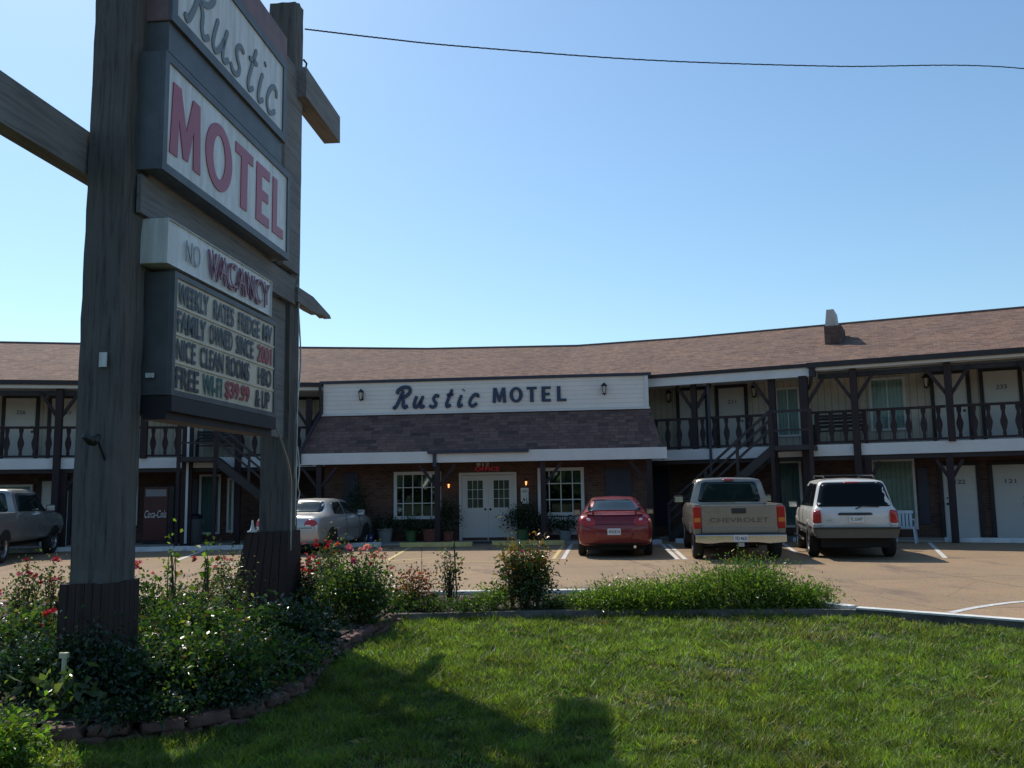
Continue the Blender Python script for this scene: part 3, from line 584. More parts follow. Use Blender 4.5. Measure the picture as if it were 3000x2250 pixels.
# ------------------------------------------------------------------ office block
office = thing('motel_office', 'brick office front with white name board over a shingle skirt roof and double doors', 'office')
PO = lambda mb, name, mat, **k: mb.build(name, M[mat] if isinstance(mat, str) else mat, office, O.m, **k)
ZP0, ZP1, YF = 4.03, 5.03, -1.55
PO(MB().box(0, OL, -.08, .2, ZP0, ZP1), 'name_board', 'lap')
PO(MB().box(-.12, OL + .12, -.14, .26, ZP1, ZP1 + .09), 'cap_rail', 'navy'); PO(MB().box(-.05, OL + .05, -.12, -.085, ZP0 - .03, ZP0 + .03), 'lower_rail', 'white')
PO(MB().box(OL - .1, OL + .02, -.115, -.085, ZP0 + .03, ZP1), 'corner_board', 'white')
sl2 = math.hypot(-YF, ZP0 - 2.75)
PO(MB().quadface([(-.3, YF, 2.75), (OL + .3, YF, 2.75), (OL + .05, -.02, ZP0), (-.05, -.02, ZP0)], [(0, 0), (OL + .6, 0), (OL + .35, sl2), (.25, sl2)]).quadface([(-.3, YF, 2.75), (-.05, -.02, ZP0), (-.3, .1, 2.75)], [(0, 0), (1.6, 1.3), (1.6, 0)]).quadface([(OL + .3, YF, 2.75), (OL + .3, .1, 2.75), (OL + .05, -.02, ZP0)], [(0, 0), (1.6, 0), (1.6, 1.3)]), 'skirt_roof', 'shingle2', fix=False)
PO(MB().box(-.4, OL + .4, YF - .06, YF - .01, 2.42, 2.75).box(-.4, -.35, YF - .01, -.02, 2.42, 2.75).box(OL + .35, OL + .4, YF - .01, -.02, 2.42, 2.75), 'fascia', 'white')
PO(MB().box(-.34, OL + .34, YF - .009, .05, 2.46, 2.5), 'soffit', 'white')
PO(MB().box(0, OL, .1, .4, 0, 2.46), 'brick_wall', 'brick'); PO(MB().box(-.2, OL + .2, -1.2, .098, 0, .05), 'porch_slab', 'concrete')
PO(MB().box(0, OL, .201, 1.6, 2.5, ZP1 - .05), 'upper_block', 'siding')
os_ = lambda px, py=1450, y=.1: O.s(px, y, py)
# gutter piece over the entrance, posts with braces, downpipe at the left corner
PO(MB().box(O.s(1255, YF, 1330), O.s(1550, YF, 1330), YF - .17, YF - .06, 2.68, 2.78), 'gutter', 'navy')
def opost(px, brace):
    s = O.s(px, YF + .1, 1450); p = MB().box(-.075, .075, -.075, .075, .05, 2.42).build('post', M['rail'], office, O.m @ T(s, YF + .1, 0))
    for k in (-1, 1):
        if brace[(k + 1) // 2]: MB().beam((k * .06, 0, 1.75), (k * .55, 0, 2.36), .08, .09, (0, 1, 0)).build('brace', M['rail'], p)
opost(1282, (1, 1)); opost(1592, (0, 1)); opost(935, (1, 1)); opost(1905, (1, 0))
xg = O.s(1275, YF, 1350); PO(MB().box(xg - .05, xg + .05, YF - .14, YF - .062, 2.3, 2.68), 'downpipe', 'navy')
PO(MB().tube([(-.07, -.2, 5.02), (-.07, -.2, 4.7), (-.02, -.25, 4.55), (-.02, -.2, 4.1), (-.1, -.75, 3.6), (-.2, YF - .12, 2.8), (-.2, YF - .12, 2.45)], .05, 6), 'downpipe', 'trim')
# lettering on the name board
x0, z0 = O.sz(1148, 1196, -.08); x1, z1 = O.sz(1405, 1136, -.08)
rz0 = O.sz(1160, 1196, -.09)[1]; rz1 = O.sz(1190, 1135, -.09)[1]
script_word(lambda mb: mb.build('script_letter', M['letter'], office, O.m), O.s(1152, -.09, 1165), O.s(1408, -.09, 1165), O.sz(1170, 1194, -.09)[1], O.sz(1195, 1136, -.09)[1] + .02, -.082, .05, wd=.3, gap=.5)
ms = O.s(1443, -.09, 1155); me_ = O.s(1668, -.09, 1155); cz0, cz1 = O.sz(1460, 1180, -.09)[1], O.sz(1460, 1136, -.09)[1]
cw = (me_ - ms) / 5
for i, ch_ in enumerate('MOTEL'):
    wf = {'M': .9, 'O': .86, 'T': .66, 'E': .6, 'L': .6}[ch_]; a = ms + [0, 1.12, 2.24, 3.2, 4.2][i] * cw
    block(MB(), ch_, a, a + wf * cw, cz0, cz1, -.13, -.082).build('block_letter', M['letter'], office, O.m)
for px, py in ((1061, 1162), (1770, 1144)):
    s, z = O.sz(px, py, -.08); lantern(office, O.m @ T(s, -.085, z), sc=1.1)
for px, py in ((1316, 1424), (1542, 1416)):
    s, z = O.sz(px, py, .1); lantern(office, O.m @ T(s, .095, z), lit=True, sc=.62)
# double door
a, b = os_(1346), os_(1514); mid = (a + b) / 2
for x0, x1, kn in ((a + .09, mid - .01, 1), (mid + .01, b - .09, -1)):
    w_ = x1 - x0; d = MB().box(0, w_, -.05, -.002, 0.09, 2.0).build('entrance_door', M['door'], office, O.m @ T(x0, .1, .05)); c0, c1, e0, e1 = w_ * .22, w_ * .82, 1.0, 1.84
    fr_ = MB().box(c0 - .03, c1 + .03, -.065, -.05, e0 - .03, e0).box(c0 - .03, c1 + .03, -.065, -.05, e1, e1 + .03).box(c0 - .03, c0, -.065, -.05, e0, e1).box(c1, c1 + .03, -.065, -.05, e0, e1)
    fr_.build('glass_frame', M['door'], d); gb = MB()
    for i in (1, 2): x = c0 + (c1 - c0) * i / 3; gb.box(x - .008, x + .008, -.064, -.052, e0, e1)
    for i in (1, 2): z = e0 + (e1 - e0) * i / 3; gb.box(c0, c1, -.0635, -.0525, z - .008, z + .008)
    gb.build('glazing_bars', M['door'], d); MB().box(c0, c1, -.056, -.0515, e0, e1).build('pane', simple('door_glass', (.05, .06, .055), .05, var=.4, scale=5, spec=.9), d)
    MB().lathe([(0, 0), (.03, 0), (.035, .03), (0, .05)], (0, 0, 0), 10, Matrix.Rotation(R(90), 4, 'X')).build('knob', M['iron'], d, T(w_ - .07 if kn > 0 else .07, -.05, .95), smooth=True)
PO(MB().box(a, a + .085, .02, .098, .05, 2.14).box(b - .085, b, .02, .098, .05, 2.14).box(a + .085, b - .085, .02, .098, 2.06, 2.14), 'door_frame', 'door')
PO(MB().box(mid - .016, mid + .016, .03, .048, .0501, 2.05), 'door_post', 'door')
s, z = O.sz(1396, 1345, .1); s2 = O.s(1430, .1, 1350); put_text('house_number', '812', M['signw'], office, s, s + .4, 2.335, 2.45, .09, O.m, offset=.012)
s = O.s(1393, .1, 1370); put_text('office_sign', 'OFFICE', M['neon'], office, s, O.s(1464, .1, 1370), 2.185, 2.31, .06, O.m, offset=-.01, ex=.01)
nt_ = PO(MB().box(O.s(1526, .1, 1460), O.s(1549, .1, 1460), .075, .097, 1.16, 1.64), 'notice_board', 'signw')
s = O.s(1526, .1, 1460)
put_text('notice_text', 'OPEN', M['ink'], office, s + .03, s + .2, 1.5, 1.57, .07, O.m, ex=.002)
window(O, os_(1155), os_(1293), .72, 2.2, parent=office, y=.1, gl='glass', cur='curtain2', nx=5, nz=3, curtain_part=.25, fw=.1)
window(O, os_(1576), os_(1712), .78, 2.25, parent=office, y=.1, gl='glass', cur='curtain2', nx=4, nz=3, curtain_part=.3, fw=.1)
PO(MB().box(os_(1600), os_(1700), .06, .097, .2, .74), 'lap_panel', 'lap')
for a_, b_ in ((1010, 1050), (1775, 1850)): PO(MB().box(os_(a_), os_(b_), .06, .098, .1, 2.2), 'dark_door', 'navy')

# ------------------------------------------------------------------ outdoor stairs
def stairs(fr, sx, sgn, label, y0=-1.1, y1=-.16):
    m0 = fr.m @ T(sx, 0, 0) @ Matrix.Diagonal((sgn, 1, 1, 1))
    t = thing('outdoor_staircase', label, 'staircase'); n_ = 13; rise = ZF / n_; run = .235
    for y in (y0 + .03, y1 - .03):
        MB().prism([(0, ZF - .3), (0, ZF), (n_ * run, .22), (n_ * run, 0), (n_ * run - .1, 0)], y - .025, y + .025, m0).build('stringer', M['trim'], t)
    for k in range(1, n_): MB().box((k - 1) * run + .01, k * run + .02, y0 + .06, y1 - .06, ZF - k * rise - .04, ZF - k * rise, m0).build('tread', M['trim'], t)
    for y in (y0 + .03,):
        for dz in (.45, .72, .98): MB().beam(m0 @ Vector((0, y, ZF + dz)), m0 @ Vector((n_ * run, y, dz + .1)), .05, .07).build('handrail', M['trim'], t)
        for k in (0, 4, 8, 12.8): x = k * run; z = ZF - k * rise; MB().box(x - .04, x + .04, y - .03, y + .03, z - .1, z + 1.0, m0).build('newel_post', M['trim'], t)
    # landing deck and its rail
    MB().box(-1.15, 0, y0, y1 + .1, ZF - .14, ZF, m0).build('landing', M['trim'], t)
    MB().box(-1.15, 0, y0 - .02, y0 + .03, ZF + .93, ZF + 1.0, m0).box(-1.15, 0, y0 - .02, y0 + .03, ZF + .4, ZF + .45, m0).build('landing_rail', M['trim'], t)
    for x in (-1.1, -.05): MB().box(x - .05, x + .05, y0 - .03, y0 + .07, 0, ZF + 1.0, m0).build('landing_post', M['rail'], t)
stairs(RW, RW.s(2262, -.8, 1300), -1, 'dark wooden outdoor staircase climbing right to the landing beside the pickup truck')
stairs(L, L.s(640, -.8, 1300), 1, 'dark wooden outdoor staircase seen between the posts of the big roadside sign')
# ------------------------------------------------------------------ parking stops
def stop(p, ang, mat, label, group, Ln=2.1):
    m = MB(); m.prism([(-.1, 0), (.1, 0), (.07, .13), (-.07, .13)], -Ln / 2, Ln / 2, Matrix.Rotation(R(90), 4, 'Z'))
    o = m.build('parking_stop', M[mat], None, T(p.x, p.y, 0, ang)); bevel(o, .015); return tag(o, label, 'parking stop', group)
for px, py, a, mt, lb in ((1278, 1602, R(-4), 'stopy', 'yellow concrete parking stop left of the office doors'), (1548, 1597, R(-5), 'stopy', 'yellow concrete parking stop in front of the office doors, right one of two')): stop(g(px, py), a, mt, lb, 'yellow parking stops at the office')
for px, py, a, lb in ((440, 1616, R(12), 'white parking stop in front of the drinks machine, between the two sign posts'), (660, 1611, R(12), 'white parking stop just left of the far sign post'), (2915, 1590, R(-26), 'white parking stop at the right edge before the pale room doors'), (1830, 1596, R(-8), 'white parking stop ahead of the red coupe'), (2090, 1592, R(-18), 'white parking stop ahead of the beige pickup'), (2440, 1590, R(-24), 'white parking stop ahead of the white estate vehicle'), (110, 1618, R(12), 'white parking stop ahead of the dark grey pickup'), (1010, 1604, R(10), 'white parking stop ahead of the silver saloon')):
    stop(g(px, py), a, 'stopw', lb, 'white parking stops along the motel', 2.4 if px > 2800 else 2.1)
# ------------------------------------------------------------------ big roadside sign
SF = Frame((-2.97, 7.5), (.1, 1))
sign = thing('roadside_sign', 'tall timber motel sign with two massive posts, lit cabinets and a letter board', 'sign')
PS = lambda mb, name, mat, parent=None, **k: mb.build(name, M[mat] if isinstance(mat, str) else mat, parent or sign, SF.m if parent is None else None, **k)
def rough_post(x0, x1, y0, y1, z0, z1, seed, name='post', bevtop=False):
    bm = bmesh.new(); bmesh.ops.create_cube(bm, size=1); r_ = random.Random(seed)
    es = [e for e in bm.edges if abs(e.verts[0].co.z - e.verts[1].co.z) > .5]; bmesh.ops.subdivide_edges(bm, edges=es, cuts=44)
    es = [e for e in bm.edges if abs(e.verts[0].co.z - e.verts[1].co.z) < .01]; bmesh.ops.subdivide_edges(bm, edges=es, cuts=3)
    cx, cy, hx, hy = (x0 + x1) / 2, (y0 + y1) / 2, (x1 - x0), (y1 - y0)
    for v in bm.verts:
        z = z0 + (v.co.z + .5) * (z1 - z0); u = Vector((v.co.x, v.co.y)); e = abs(u.x) > .49 and abs(u.y) > .49
        k = .94 if e else 1; groove = -.012 if (abs(abs(u.x) - .25) < .02 or abs(abs(u.y) - .25) < .02) and r_.random() < .7 else 0
        tp = 1 - .05 * (v.co.z + .5)
        if bevtop and v.co.z > .47 and u.x < -.2: z -= .14 * (-u.x)
        v.co = Vector((cx + u.x * hx * k * tp + (groove if u.x > 0 else -groove) + r_.uniform(-.005, .005), cy + u.y * hy * k * tp + (groove if u.y > 0 else -groove) + r_.uniform(-.005, .005), z))
    me = bpy.data.meshes.new(name); bm.to_mesh(me); bm.free(); me.materials.append(M['post']); return link(name, me, sign, SF.m)
lp = rough_post(-.47, -.06, .21, .57, LAWN_Z, 8.3, 1); rp = rough_post(3.45, 3.82, .19, .58, LAWN_Z, 8.22, 2, bevtop=True)
# boarded skirts at the feet
def skirt(x0, x1, y0, y1, z1, fl, seed, parent):
    m = MB(); r_ = random.Random(seed)
    def side(a, b, fa, fb, nb=6):
        for i in range(nb):
            t0, t1 = i / nb + .006, (i + 1) / nb - .006; zz = z1 + r_.uniform(-.004, .004); o_ = r_.uniform(0, .006)
            pa, pb = Vector(a).lerp(Vector(b), t0), Vector(a).lerp(Vector(b), t1); qa, qb = Vector(fa).lerp(Vector(fb), t0), Vector(fa).lerp(Vector(fb), t1)
            n_ = Vector((b[1] - a[1], a[0] - b[0])).normalized() * (.025 + o_)
            V_ = [(qa.x, qa.y, LAWN_Z), (qb.x, qb.y, LAWN_Z), (pb.x, pb.y, zz), (pa.x, pa.y, zz)]; i0 = len(m.v)
            m.v += V_ + [(v[0] + n_.x, v[1] + n_.y, v[2]) for v in V_]
            for f in ((0, 1, 2, 3), (7, 6, 5, 4), (0, 4, 5, 1), (1, 5, 6, 2), (2, 6, 7, 3), (3, 7, 4, 0)): m.f.append(tuple(i0 + k for k in f))
    C = [(x0, y0), (x1, y0), (x1, y1), (x0, y1)]; G = [(x0 - fl[0], y0 - fl[3]), (x1 + fl[1], y0 - fl[3]), (x1 + fl[1], y1 + fl[2]), (x0 - fl[0], y1 + fl[2])]
    for k in range(4): side(C[(k + 1) % 4], C[k], G[(k + 1) % 4], G[k])
    m.box(x0 + .01, x1 - .01, y0 + .01, y1 - .01, z1 - .05, z1 - .025)
    return m.build('post_skirt', M['skirt'], parent)
skirt(-.50, -.05, .185, .61, .92, (.01, .01, .02, .0), 3, lp); skirt(3.4, 3.86, .17, .70, 1.14, (.04, .04, .26, .02), 4, rp)
# cabinets
def cabinet(name, x0, x1, z0, z1, dep, body, fr=.07, face='signw', frame='cab', y0=0.):
    c = PS(MB().box(x0 - fr, x1 + fr, y0 + .012, y0 + dep, z0 - fr, z1 + fr), name, body); bevel(c, .008)
    MB().box(x0 - fr, x1 + fr, y0 - .025, y0 + .012, z1, z1 + fr).box(x0 - fr, x1 + fr, y0 - .025, y0 + .012, z0 - fr, z0).box(x0 - fr, x0, y0 - .025, y0 + .012, z0, z1).box(x1, x1 + fr, y0 - .025, y0 + .012, z0, z1).build('cabinet_frame', M[frame], c)
    MB().box(x0, x1, y0 - .008, y0 + .011, z0, z1).build('sign_face', M[face], c); return c
cr = cabinet('script_cabinet', -.12, 2.5, 5.9, 6.72, .24, 'cabred', .1, frame='cab'); MB().box(-.2, 2.6, -.02, .25, 6.822, 7.14).build('cabinet_header', M['cabred'], cr)
MB().box(-.2, 2.55, .01, .25, 5.46 + .06, 5.798).build('cabinet_base', M['cab'], cr)
script_word(lambda mb: mb.build('script_letter', M['signgrey'], cr), .02, 2.38, 5.98, 6.62, -.008, .012, wd=.17, gap=.12, shear=.2)
cm = cabinet('word_cabinet', -.23, 2.69, 4.47, 5.40, .25, 'cab', .075)
for ch_, a, b in (('M', -.17, .42), ('O', .52, 1.12), ('T', 1.2, 1.66), ('E', 1.76, 2.14), ('L', 2.24, 2.58)): block(MB(), ch_, a, b, 4.60, 5.26, -.018, -.009).build('red_letter', M['signred'], cm)
PS(MB().box(-.3, 3.52, .16, .2, 4.02, 4.36).box(-.1, 3.44, .26, .285, 2.3, 4.02), 'backing_and_shadow_board', 'boards'); PS(MB().box(2.9, 3.5, .1, .17, 4.4, 7.1), 'side_board', 'boards')  # lower board added to close the sunlit gaps in the sign's cast shadow
cv_ = cabinet('vacancy_cabinet', -.16, 2.24, 3.61, 4.0, .23, 'signw', .006, frame='signw')
vt = put_text('neon_lettering', 'VACANCY', M['neonoff'], cv_, .60, 2.12, 3.66, 3.94, -.03, None, offset=.0, ex=.006); put_text('neon_lettering', 'VACANCY', M['neonoff'], cv_, .64, 2.12, 3.69, 3.94, -.05, None, offset=-.016, ex=.004)
put_text('dim_lettering', 'NO', simple('dim_neon', (.36, .35, .36), .4), cv_, .16, .44, 3.7, 3.9, -.03, None, offset=-.012, ex=.004)
rb = cabinet('letter_board', .03, 2.36, 2.52, 3.52, .27, 'cab', .05, face='ivory')
for k in range(5): z = 2.52 + k * .25; MB().box(.03, 2.36, -.02, -.009, z - .012 if k else z, z + .012 if k < 4 else z).build('letter_track', M['ivory'], rb) if 0 < k < 4 else None
MB().box(-.02, 2.42, -.03, .27, 2.33, 2.465).box(-.02, 2.42, .02, .24, 2.26, 2.33).build('lower_trough', M['trim'], rb)
rows = [(('WEEKLY', 'lblack', .06, .66), ('RATES', 'lblack', .78, 1.24), ('FRIDGE', 'lblack', 1.36, 1.92), ('MV', 'lblack', 2.02, 2.28)),
        (('FAMILY', 'lblack', .06, .62), ('OWNED', 'lblack', .70, 1.22), ('SINCE', 'lblack', 1.32, 1.76), ('2001', 'lred', 1.88, 2.28)),
        (('NICE', 'lblack', .06, .42), ('CLEAN', 'lblack', .52, 1.02), ('ROOMS', 'lblack', 1.1, 1.66), ('HBO', 'lblack', 1.9, 2.28)),
        (('FREE', 'lblack', .06, .5), ('WI-FI', 'lgreen', .58, 1.0), ('$39.99', 'lred', 1.08, 1.68), ('& UP', 'lblack', 1.84, 2.24))]
for k, row in enumerate(rows):
    for wd_, mt, a, b in row: put_text('changeable_letters', wd_, M[mt], rb, a, b, 3.29 - k * .25, 3.485 - k * .25, -.022, None, offset=.022, ex=.002)
# timber cross beams
PS(MB().beam((3.3, .10, 6.93), (4.95, .15, 6.97), .24, .40), 'cross_beam', 'boards'); PS(MB().beam((-3.1, .66, 4.52), (-.3, .66, 4.52), .16, .38).beam((-.3, .66, 4.52), (3.5, .66, 4.52), .16, .38), 'cross_beam', 'boards')
PS(MB().prism([(3.5, 4.06), (3.5, 4.25), (4.1, 4.25), (4.85, 4.14), (4.9, 4.1), (4.8, 4.11), (4.7, 4.07), (4.5, 4.09), (4.35, 4.05), (4.0, 4.04)], .12, .23), 'broken_beam', 'boards')
PS(MB().tube([(3.6, .145, 4.2), (3.6, .14, 3.0), (3.6, .15, 1.2)], .01, 6), 'conduit', 'metal'); PS(MB().tube(spline([(2.42, -.0, 2.45), (2.75, -.0, 2.15), (3.1, .05, 1.9), (3.45, .15, 1.6), (3.5, .17, .9)], 6), .012, 6), 'conduit', 'metal')
PS(MB().tube(spline([(3.6, .17, 4.3), (3.75, .16, 3.4), (3.68, .16, 2.9), (3.6, .17, 2.4), (3.62, .17, 1.8)], 6), .01, 6), 'conduit', 'metal')
PS(MB().tube(spline([(3.7, .17, 2.2), (3.72, .15, 1.9), (3.7, .16, 1.7), (3.74, .15, 1.6), (3.7, .17, 1.45)], 6), .012, 6), 'conduit', 'metal')
PS(MB().box(-.42, -.36, .185, .2, 2.66, 2.78).box(-.41, -.37, .18, .19, 2.78, 2.8), 'outlet_cover', 'signw') if 0 else MB().box(-.495, -.478, .3, .36, 2.66, 2.78).build('outlet_cover', M['signw'], lp)
PS(MB().box(-.12 + .07 - .02, -.12 + .07, .12, .19, 2.62, 2.66), 'socket', 'signw')
PS(MB().tube([(3.8, .2, 7.5), (3.82, .16, 7.45), (3.8, .17, 7.35), (3.83, .16, 7.28), (3.8, .2, 7.2)], .014, 6), 'cable_bracket', 'iron')
# twin floodlight on a short arm
fl = MB().tube([(-.45, .3, 1.9), (-.55, .3, 2.04), (-.68, .3, 2.06)], .01, 6).build('floodlight', M['iron'], lp)
for dx in (-.6, -.7):
    MB().lathe([(.0, .06), (.024, .055), (.03, .015), (.04, -.04), (.036, -.045), (0, -.035)], (dx, .3, 2.06), 12, Matrix.Rotation(R(60 if dx > -.65 else -70), 4, 'Y')).build('lamp_head', M['plastic'], fl, smooth=True)
MB().lathe([(.0, 0), (.06, .0), (.065, .012), (.03, .03), (.016, .09), (.012, .14), (0, .15)], (3.42, .63, 1.13), 14).build('white_cap', M['signw'], rp, smooth=True)
# overhead cable
cpts = [at_depth(893, 85, 11.1), at_depth(1120, 112, 11.6), at_depth(1356, 136, 12.2), at_depth(1900, 176, 13.4), at_depth(2440, 194, 14.6), at_depth(3000, 201, 16.0)]
cpts += [cpts[-1] + Vector((6, 2.4, .35)), cpts[-1] + Vector((16, 6.5, 1.9))]
sp = spline(cpts, 40); cb = MB(); cb.tube(sp[::4], .004, 6)
for ph in (0, 2.1, 4.2):
    tw = [];
    for i, p in enumerate(sp): a = i * .9 + ph; tw.append(p + Vector((0, math.cos(a) * .008, math.sin(a) * .008)))
    cb.tube(tw, .0045, 4)
cab_o = cb.build('overhead_cable', M['iron'], None, smooth=True); tag(cab_o, 'twisted dark service cable running right from the top of the far sign post', 'cable')

# ------------------------------------------------------------------ vehicles
def sect(zb, w_, zs, wr, zr):
    h = zs - zb; g_ = zr - zs; flat = g_ < .12
    pts = [(0, zb), (w_ * .82, zb), (w_ * .95, zb + .05), (w_ * .99, zb + .3 * h), (w_, zb + .6 * h), (w_ * .985, zs - .09), (w_ * .955, zs - .02)]
    if flat: pts += [(w_ * .9, zs + g_ * .4), (w_ * .82, zs + g_ * .7), (w_ * .7, zr - .004), (w_ * .55, zr), (w_ * .3, zr + .008), (0, zr + .012)]
    else: pts += [(w_ * .93, zs + .01), (wr + (w_ * .93 - wr) * .45, zs + g_ * .55), (wr + .02, zr - .1), (wr - .03, zr - .03), (wr * .75, zr), (0, zr + .018)]
    return pts
def loft(stations, sub=6):
    Y = [s[0] for s in stations]; Pf = np.array([sect(*s[1:]) for s in stations]); rows = []
    for i in range(len(Y) - 1):
        dY = Y[i + 1] - Y[i]; n_ = sub if dY > .12 else 2
        for k in range(n_):
            t = k / n_
            # monotone smooth interpolation
            def tang(j):
                if j <= 0 or j >= len(Y) - 1: return np.zeros_like(Pf[0])
                a = (Pf[j] - Pf[j - 1]) / (Y[j] - Y[j - 1]); b = (Pf[j + 1] - Pf[j]) / (Y[j + 1] - Y[j]); return np.where(a * b > 0, 2 * a * b / (a + b + 1e-9), 0)
            m0, m1 = tang(i) * dY, tang(i + 1) * dY; t2, t3 = t * t, t ** 3
            rows.append((Y[i] + dY * t, (2 * t3 - 3 * t2 + 1) * Pf[i] + (t3 - 2 * t2 + t) * m0 + (-2 * t3 + 3 * t2) * Pf[i + 1] + (t3 - t2) * m1))
    rows.append((Y[-1], Pf[-1])); mb = MB(); K = Pf.shape[1]; ring = 2 * K - 2
    for y, p in rows:
        full = [(x, z) for x, z in p] + [(-x, z) for x, z in p[-2:0:-1]]
        for x, z in full: mb.v.append((x, y, z))
    for i in range(len(rows) - 1):
        for k in range(ring): k2 = (k + 1) % ring; mb.f.append((i * ring + k, i * ring + k2, (i + 1) * ring + k2, (i + 1) * ring + k))
    for i, rv in ((0, False), (len(rows) - 1, True)):
        c = len(mb.v); pts = [mb.v[i * ring + k] for k in range(ring)]; zc = sum(p[2] for p in pts) / ring; mb.v.append((0, pts[0][1] + (.03 if rv else -.03), zc))
        for k in range(ring): k2 = (k + 1) % ring; mb.f.append((c, i * ring + k2, i * ring + k) if not rv else (c, i * ring + k, i * ring + k2))
    return mb
def bvh_of(*objs):
    vs, fs = [], []
    for o in objs:
        i = len(vs); vs += [o.matrix_local @ v.co for v in o.data.vertices]; fs += [tuple(i + k for k in p.vertices) for p in o.data.polygons]
    return BVHTree.FromPolygons(vs, fs)
def patch(bv, poly, axis, name, mat, parent, off=.006, rnds=2, sgn=1, th=0):
    P_ = [Vector(p) for p in poly]
    if rnds:
        Q = []; n0 = len(P_)
        for i in range(n0):
            p, a, b = P_[i], P_[i - 1], P_[(i + 1) % n0]; r_ = .035 * rnds; ea = p + (a - p) * min(.33, r_ / (a - p).length); eb = p + (b - p) * min(.33, r_ / (b - p).length)
            Q += [ea, ea * .25 + p * .5 + eb * .25, eb]
        P_ = Q
    D = []
    for i in range(len(P_)):
        a, b = P_[i], P_[(i + 1) % len(P_)]; k = max(1, int((b - a).length / .09)); D += [a.lerp(b, j / k) for j in range(k)]
    c = sum(D, Vector((0, 0))) / len(D); mb = MB(); rings = []; last = None
    def cast(p):
        nonlocal last
        if axis == 'x': o_, d = Vector((3 * sgn, p.x, p.y)), Vector((-sgn, 0, 0))
        elif axis == 'y': o_, d = Vector((p.x, -5 * sgn, p.y)), Vector((0, sgn, 0))
        else: o_, d = Vector((p.x, p.y, 4)), Vector((0, 0, -1))
        h = bv.ray_cast(o_, d)
        if h[0] is None: h = bv.find_nearest(o_ + d * (2 if axis == 'x' else 2.6))
        n_ = h[1]; n_ = n_ if n_.dot(d) < 0 else -n_
        return h[0] - d * off
    for s in (1, .8, .55, .3): rings.append([len(mb.v) + j for j in range(len(D))]); mb.v += [tuple(cast(c + (p - c) * s)) for p in D]
    ci = len(mb.v); mb.v.append(tuple(cast(c))); n_ = len(D)
    for r0, r1 in zip(rings, rings[1:]):
        for j in range(n_): j2 = (j + 1) % n_; mb.f.append((r0[j], r0[j2], r1[j2], r1[j]))
    for j in range(n_): mb.f.append((rings[-1][j], rings[-1][(j + 1) % n_], ci))
    o = mb.build(name, M[mat] if isinstance(mat, str) else mat, parent, smooth=True); m_ = o.modifiers.new('edge', 'SOLIDIFY'); m_.thickness = off * .9; m_.offset = 0
    return o
def wheel(parent, x, y, r, w_=.2, rim='alloy', spokes=5):
    sg = 1 if x > 0 else -1; rot = Matrix.Rotation(R(90) * sg, 4, 'Y')
    t = MB().lathe([(r * .62, -w_ / 2), (r * .9, -w_ / 2), (r * .98, -w_ * .38), (r, -w_ * .15), (r, w_ * .15), (r * .98, w_ * .38), (r * .9, w_ / 2), (r * .66, w_ / 2), (r * .6, w_ * .3)], (0, 0, 0), 28, rot).build('wheel', M['rubber'], parent, T(x, y, r), smooth=True)
    rm = MB().lathe([(0, w_ * .28), (r * .2, w_ * .34), (r * .24, w_ * .2), (r * .55, w_ * .12), (r * .62, w_ * .42), (r * .66, w_ * .46), (r * .66, w_ * .3)], (0, 0, 0), 24, rot)
    for k in range(spokes):
        a = k * 2 * math.pi / spokes; mm = rot @ Matrix.Rotation(a, 4, 'Z'); rm.box(r * .15, r * .62, -r * .07, r * .07, w_ * .2, w_ * .4, mm)
    rm.build('rim', M[rim], t); return t
def arches(bv, parent, ys, r, lip=None):
    for y in ys:
        for sg in (1, -1):
            pl = [(y + math.cos(a) * (r + .07), r + math.sin(a) * (r + .07)) for a in [R(d) for d in range(-25, 206, 14)]]
            if lip: patch(bv, [(y + (p[0] - y) * 1.16, r + (p[1] - r) * 1.16) for p in pl], 'x', 'arch_trim', lip, parent, .012, 0, sg)
            patch(bv, pl, 'x', 'wheel_arch_shade', 'under_shade_black', parent, .018, 0, sg)  # black disc on the body paints the shade inside the wheel well
def plate(parent, m, txt, col='ink', w_=.305):
    p = bevel(MB().box(-w_ / 2, w_ / 2, -.012, 0, -.075, .075).build('number_plate', M['plate'], parent, m), .004); put_text('plate_text', txt, M[col], p, -.125, .125, -.035, .035, -.014, None, offset=.012, ex=.001); return p
def mirrorbox(parent, x, y, z, mat, sc=1.):
    sg = 1 if x > 0 else -1; m = MB().box(0, .2 * sc, -.06, .06, -.07 * sc, .08 * sc).beam((-.1, .03, -.06), (.02, 0, -.03), .04, .04)
    o = m.build('wing_mirror', mat, parent, T(x, y, z) @ Matrix.Diagonal((sg, 1, 1, 1))); bevel(o, .03, 3); MB().box(.02, .18 * sc, -.066, -.061, -.05 * sc, .06 * sc).build('mirror_glass', M['chrome'], o); return o
def place(p, head, Ln): d = Vector((math.sin(head), math.cos(head), 0)); c = Vector((p[0], p[1], 0)) + d * Ln / 2; return T(c.x, c.y, 0, -head)

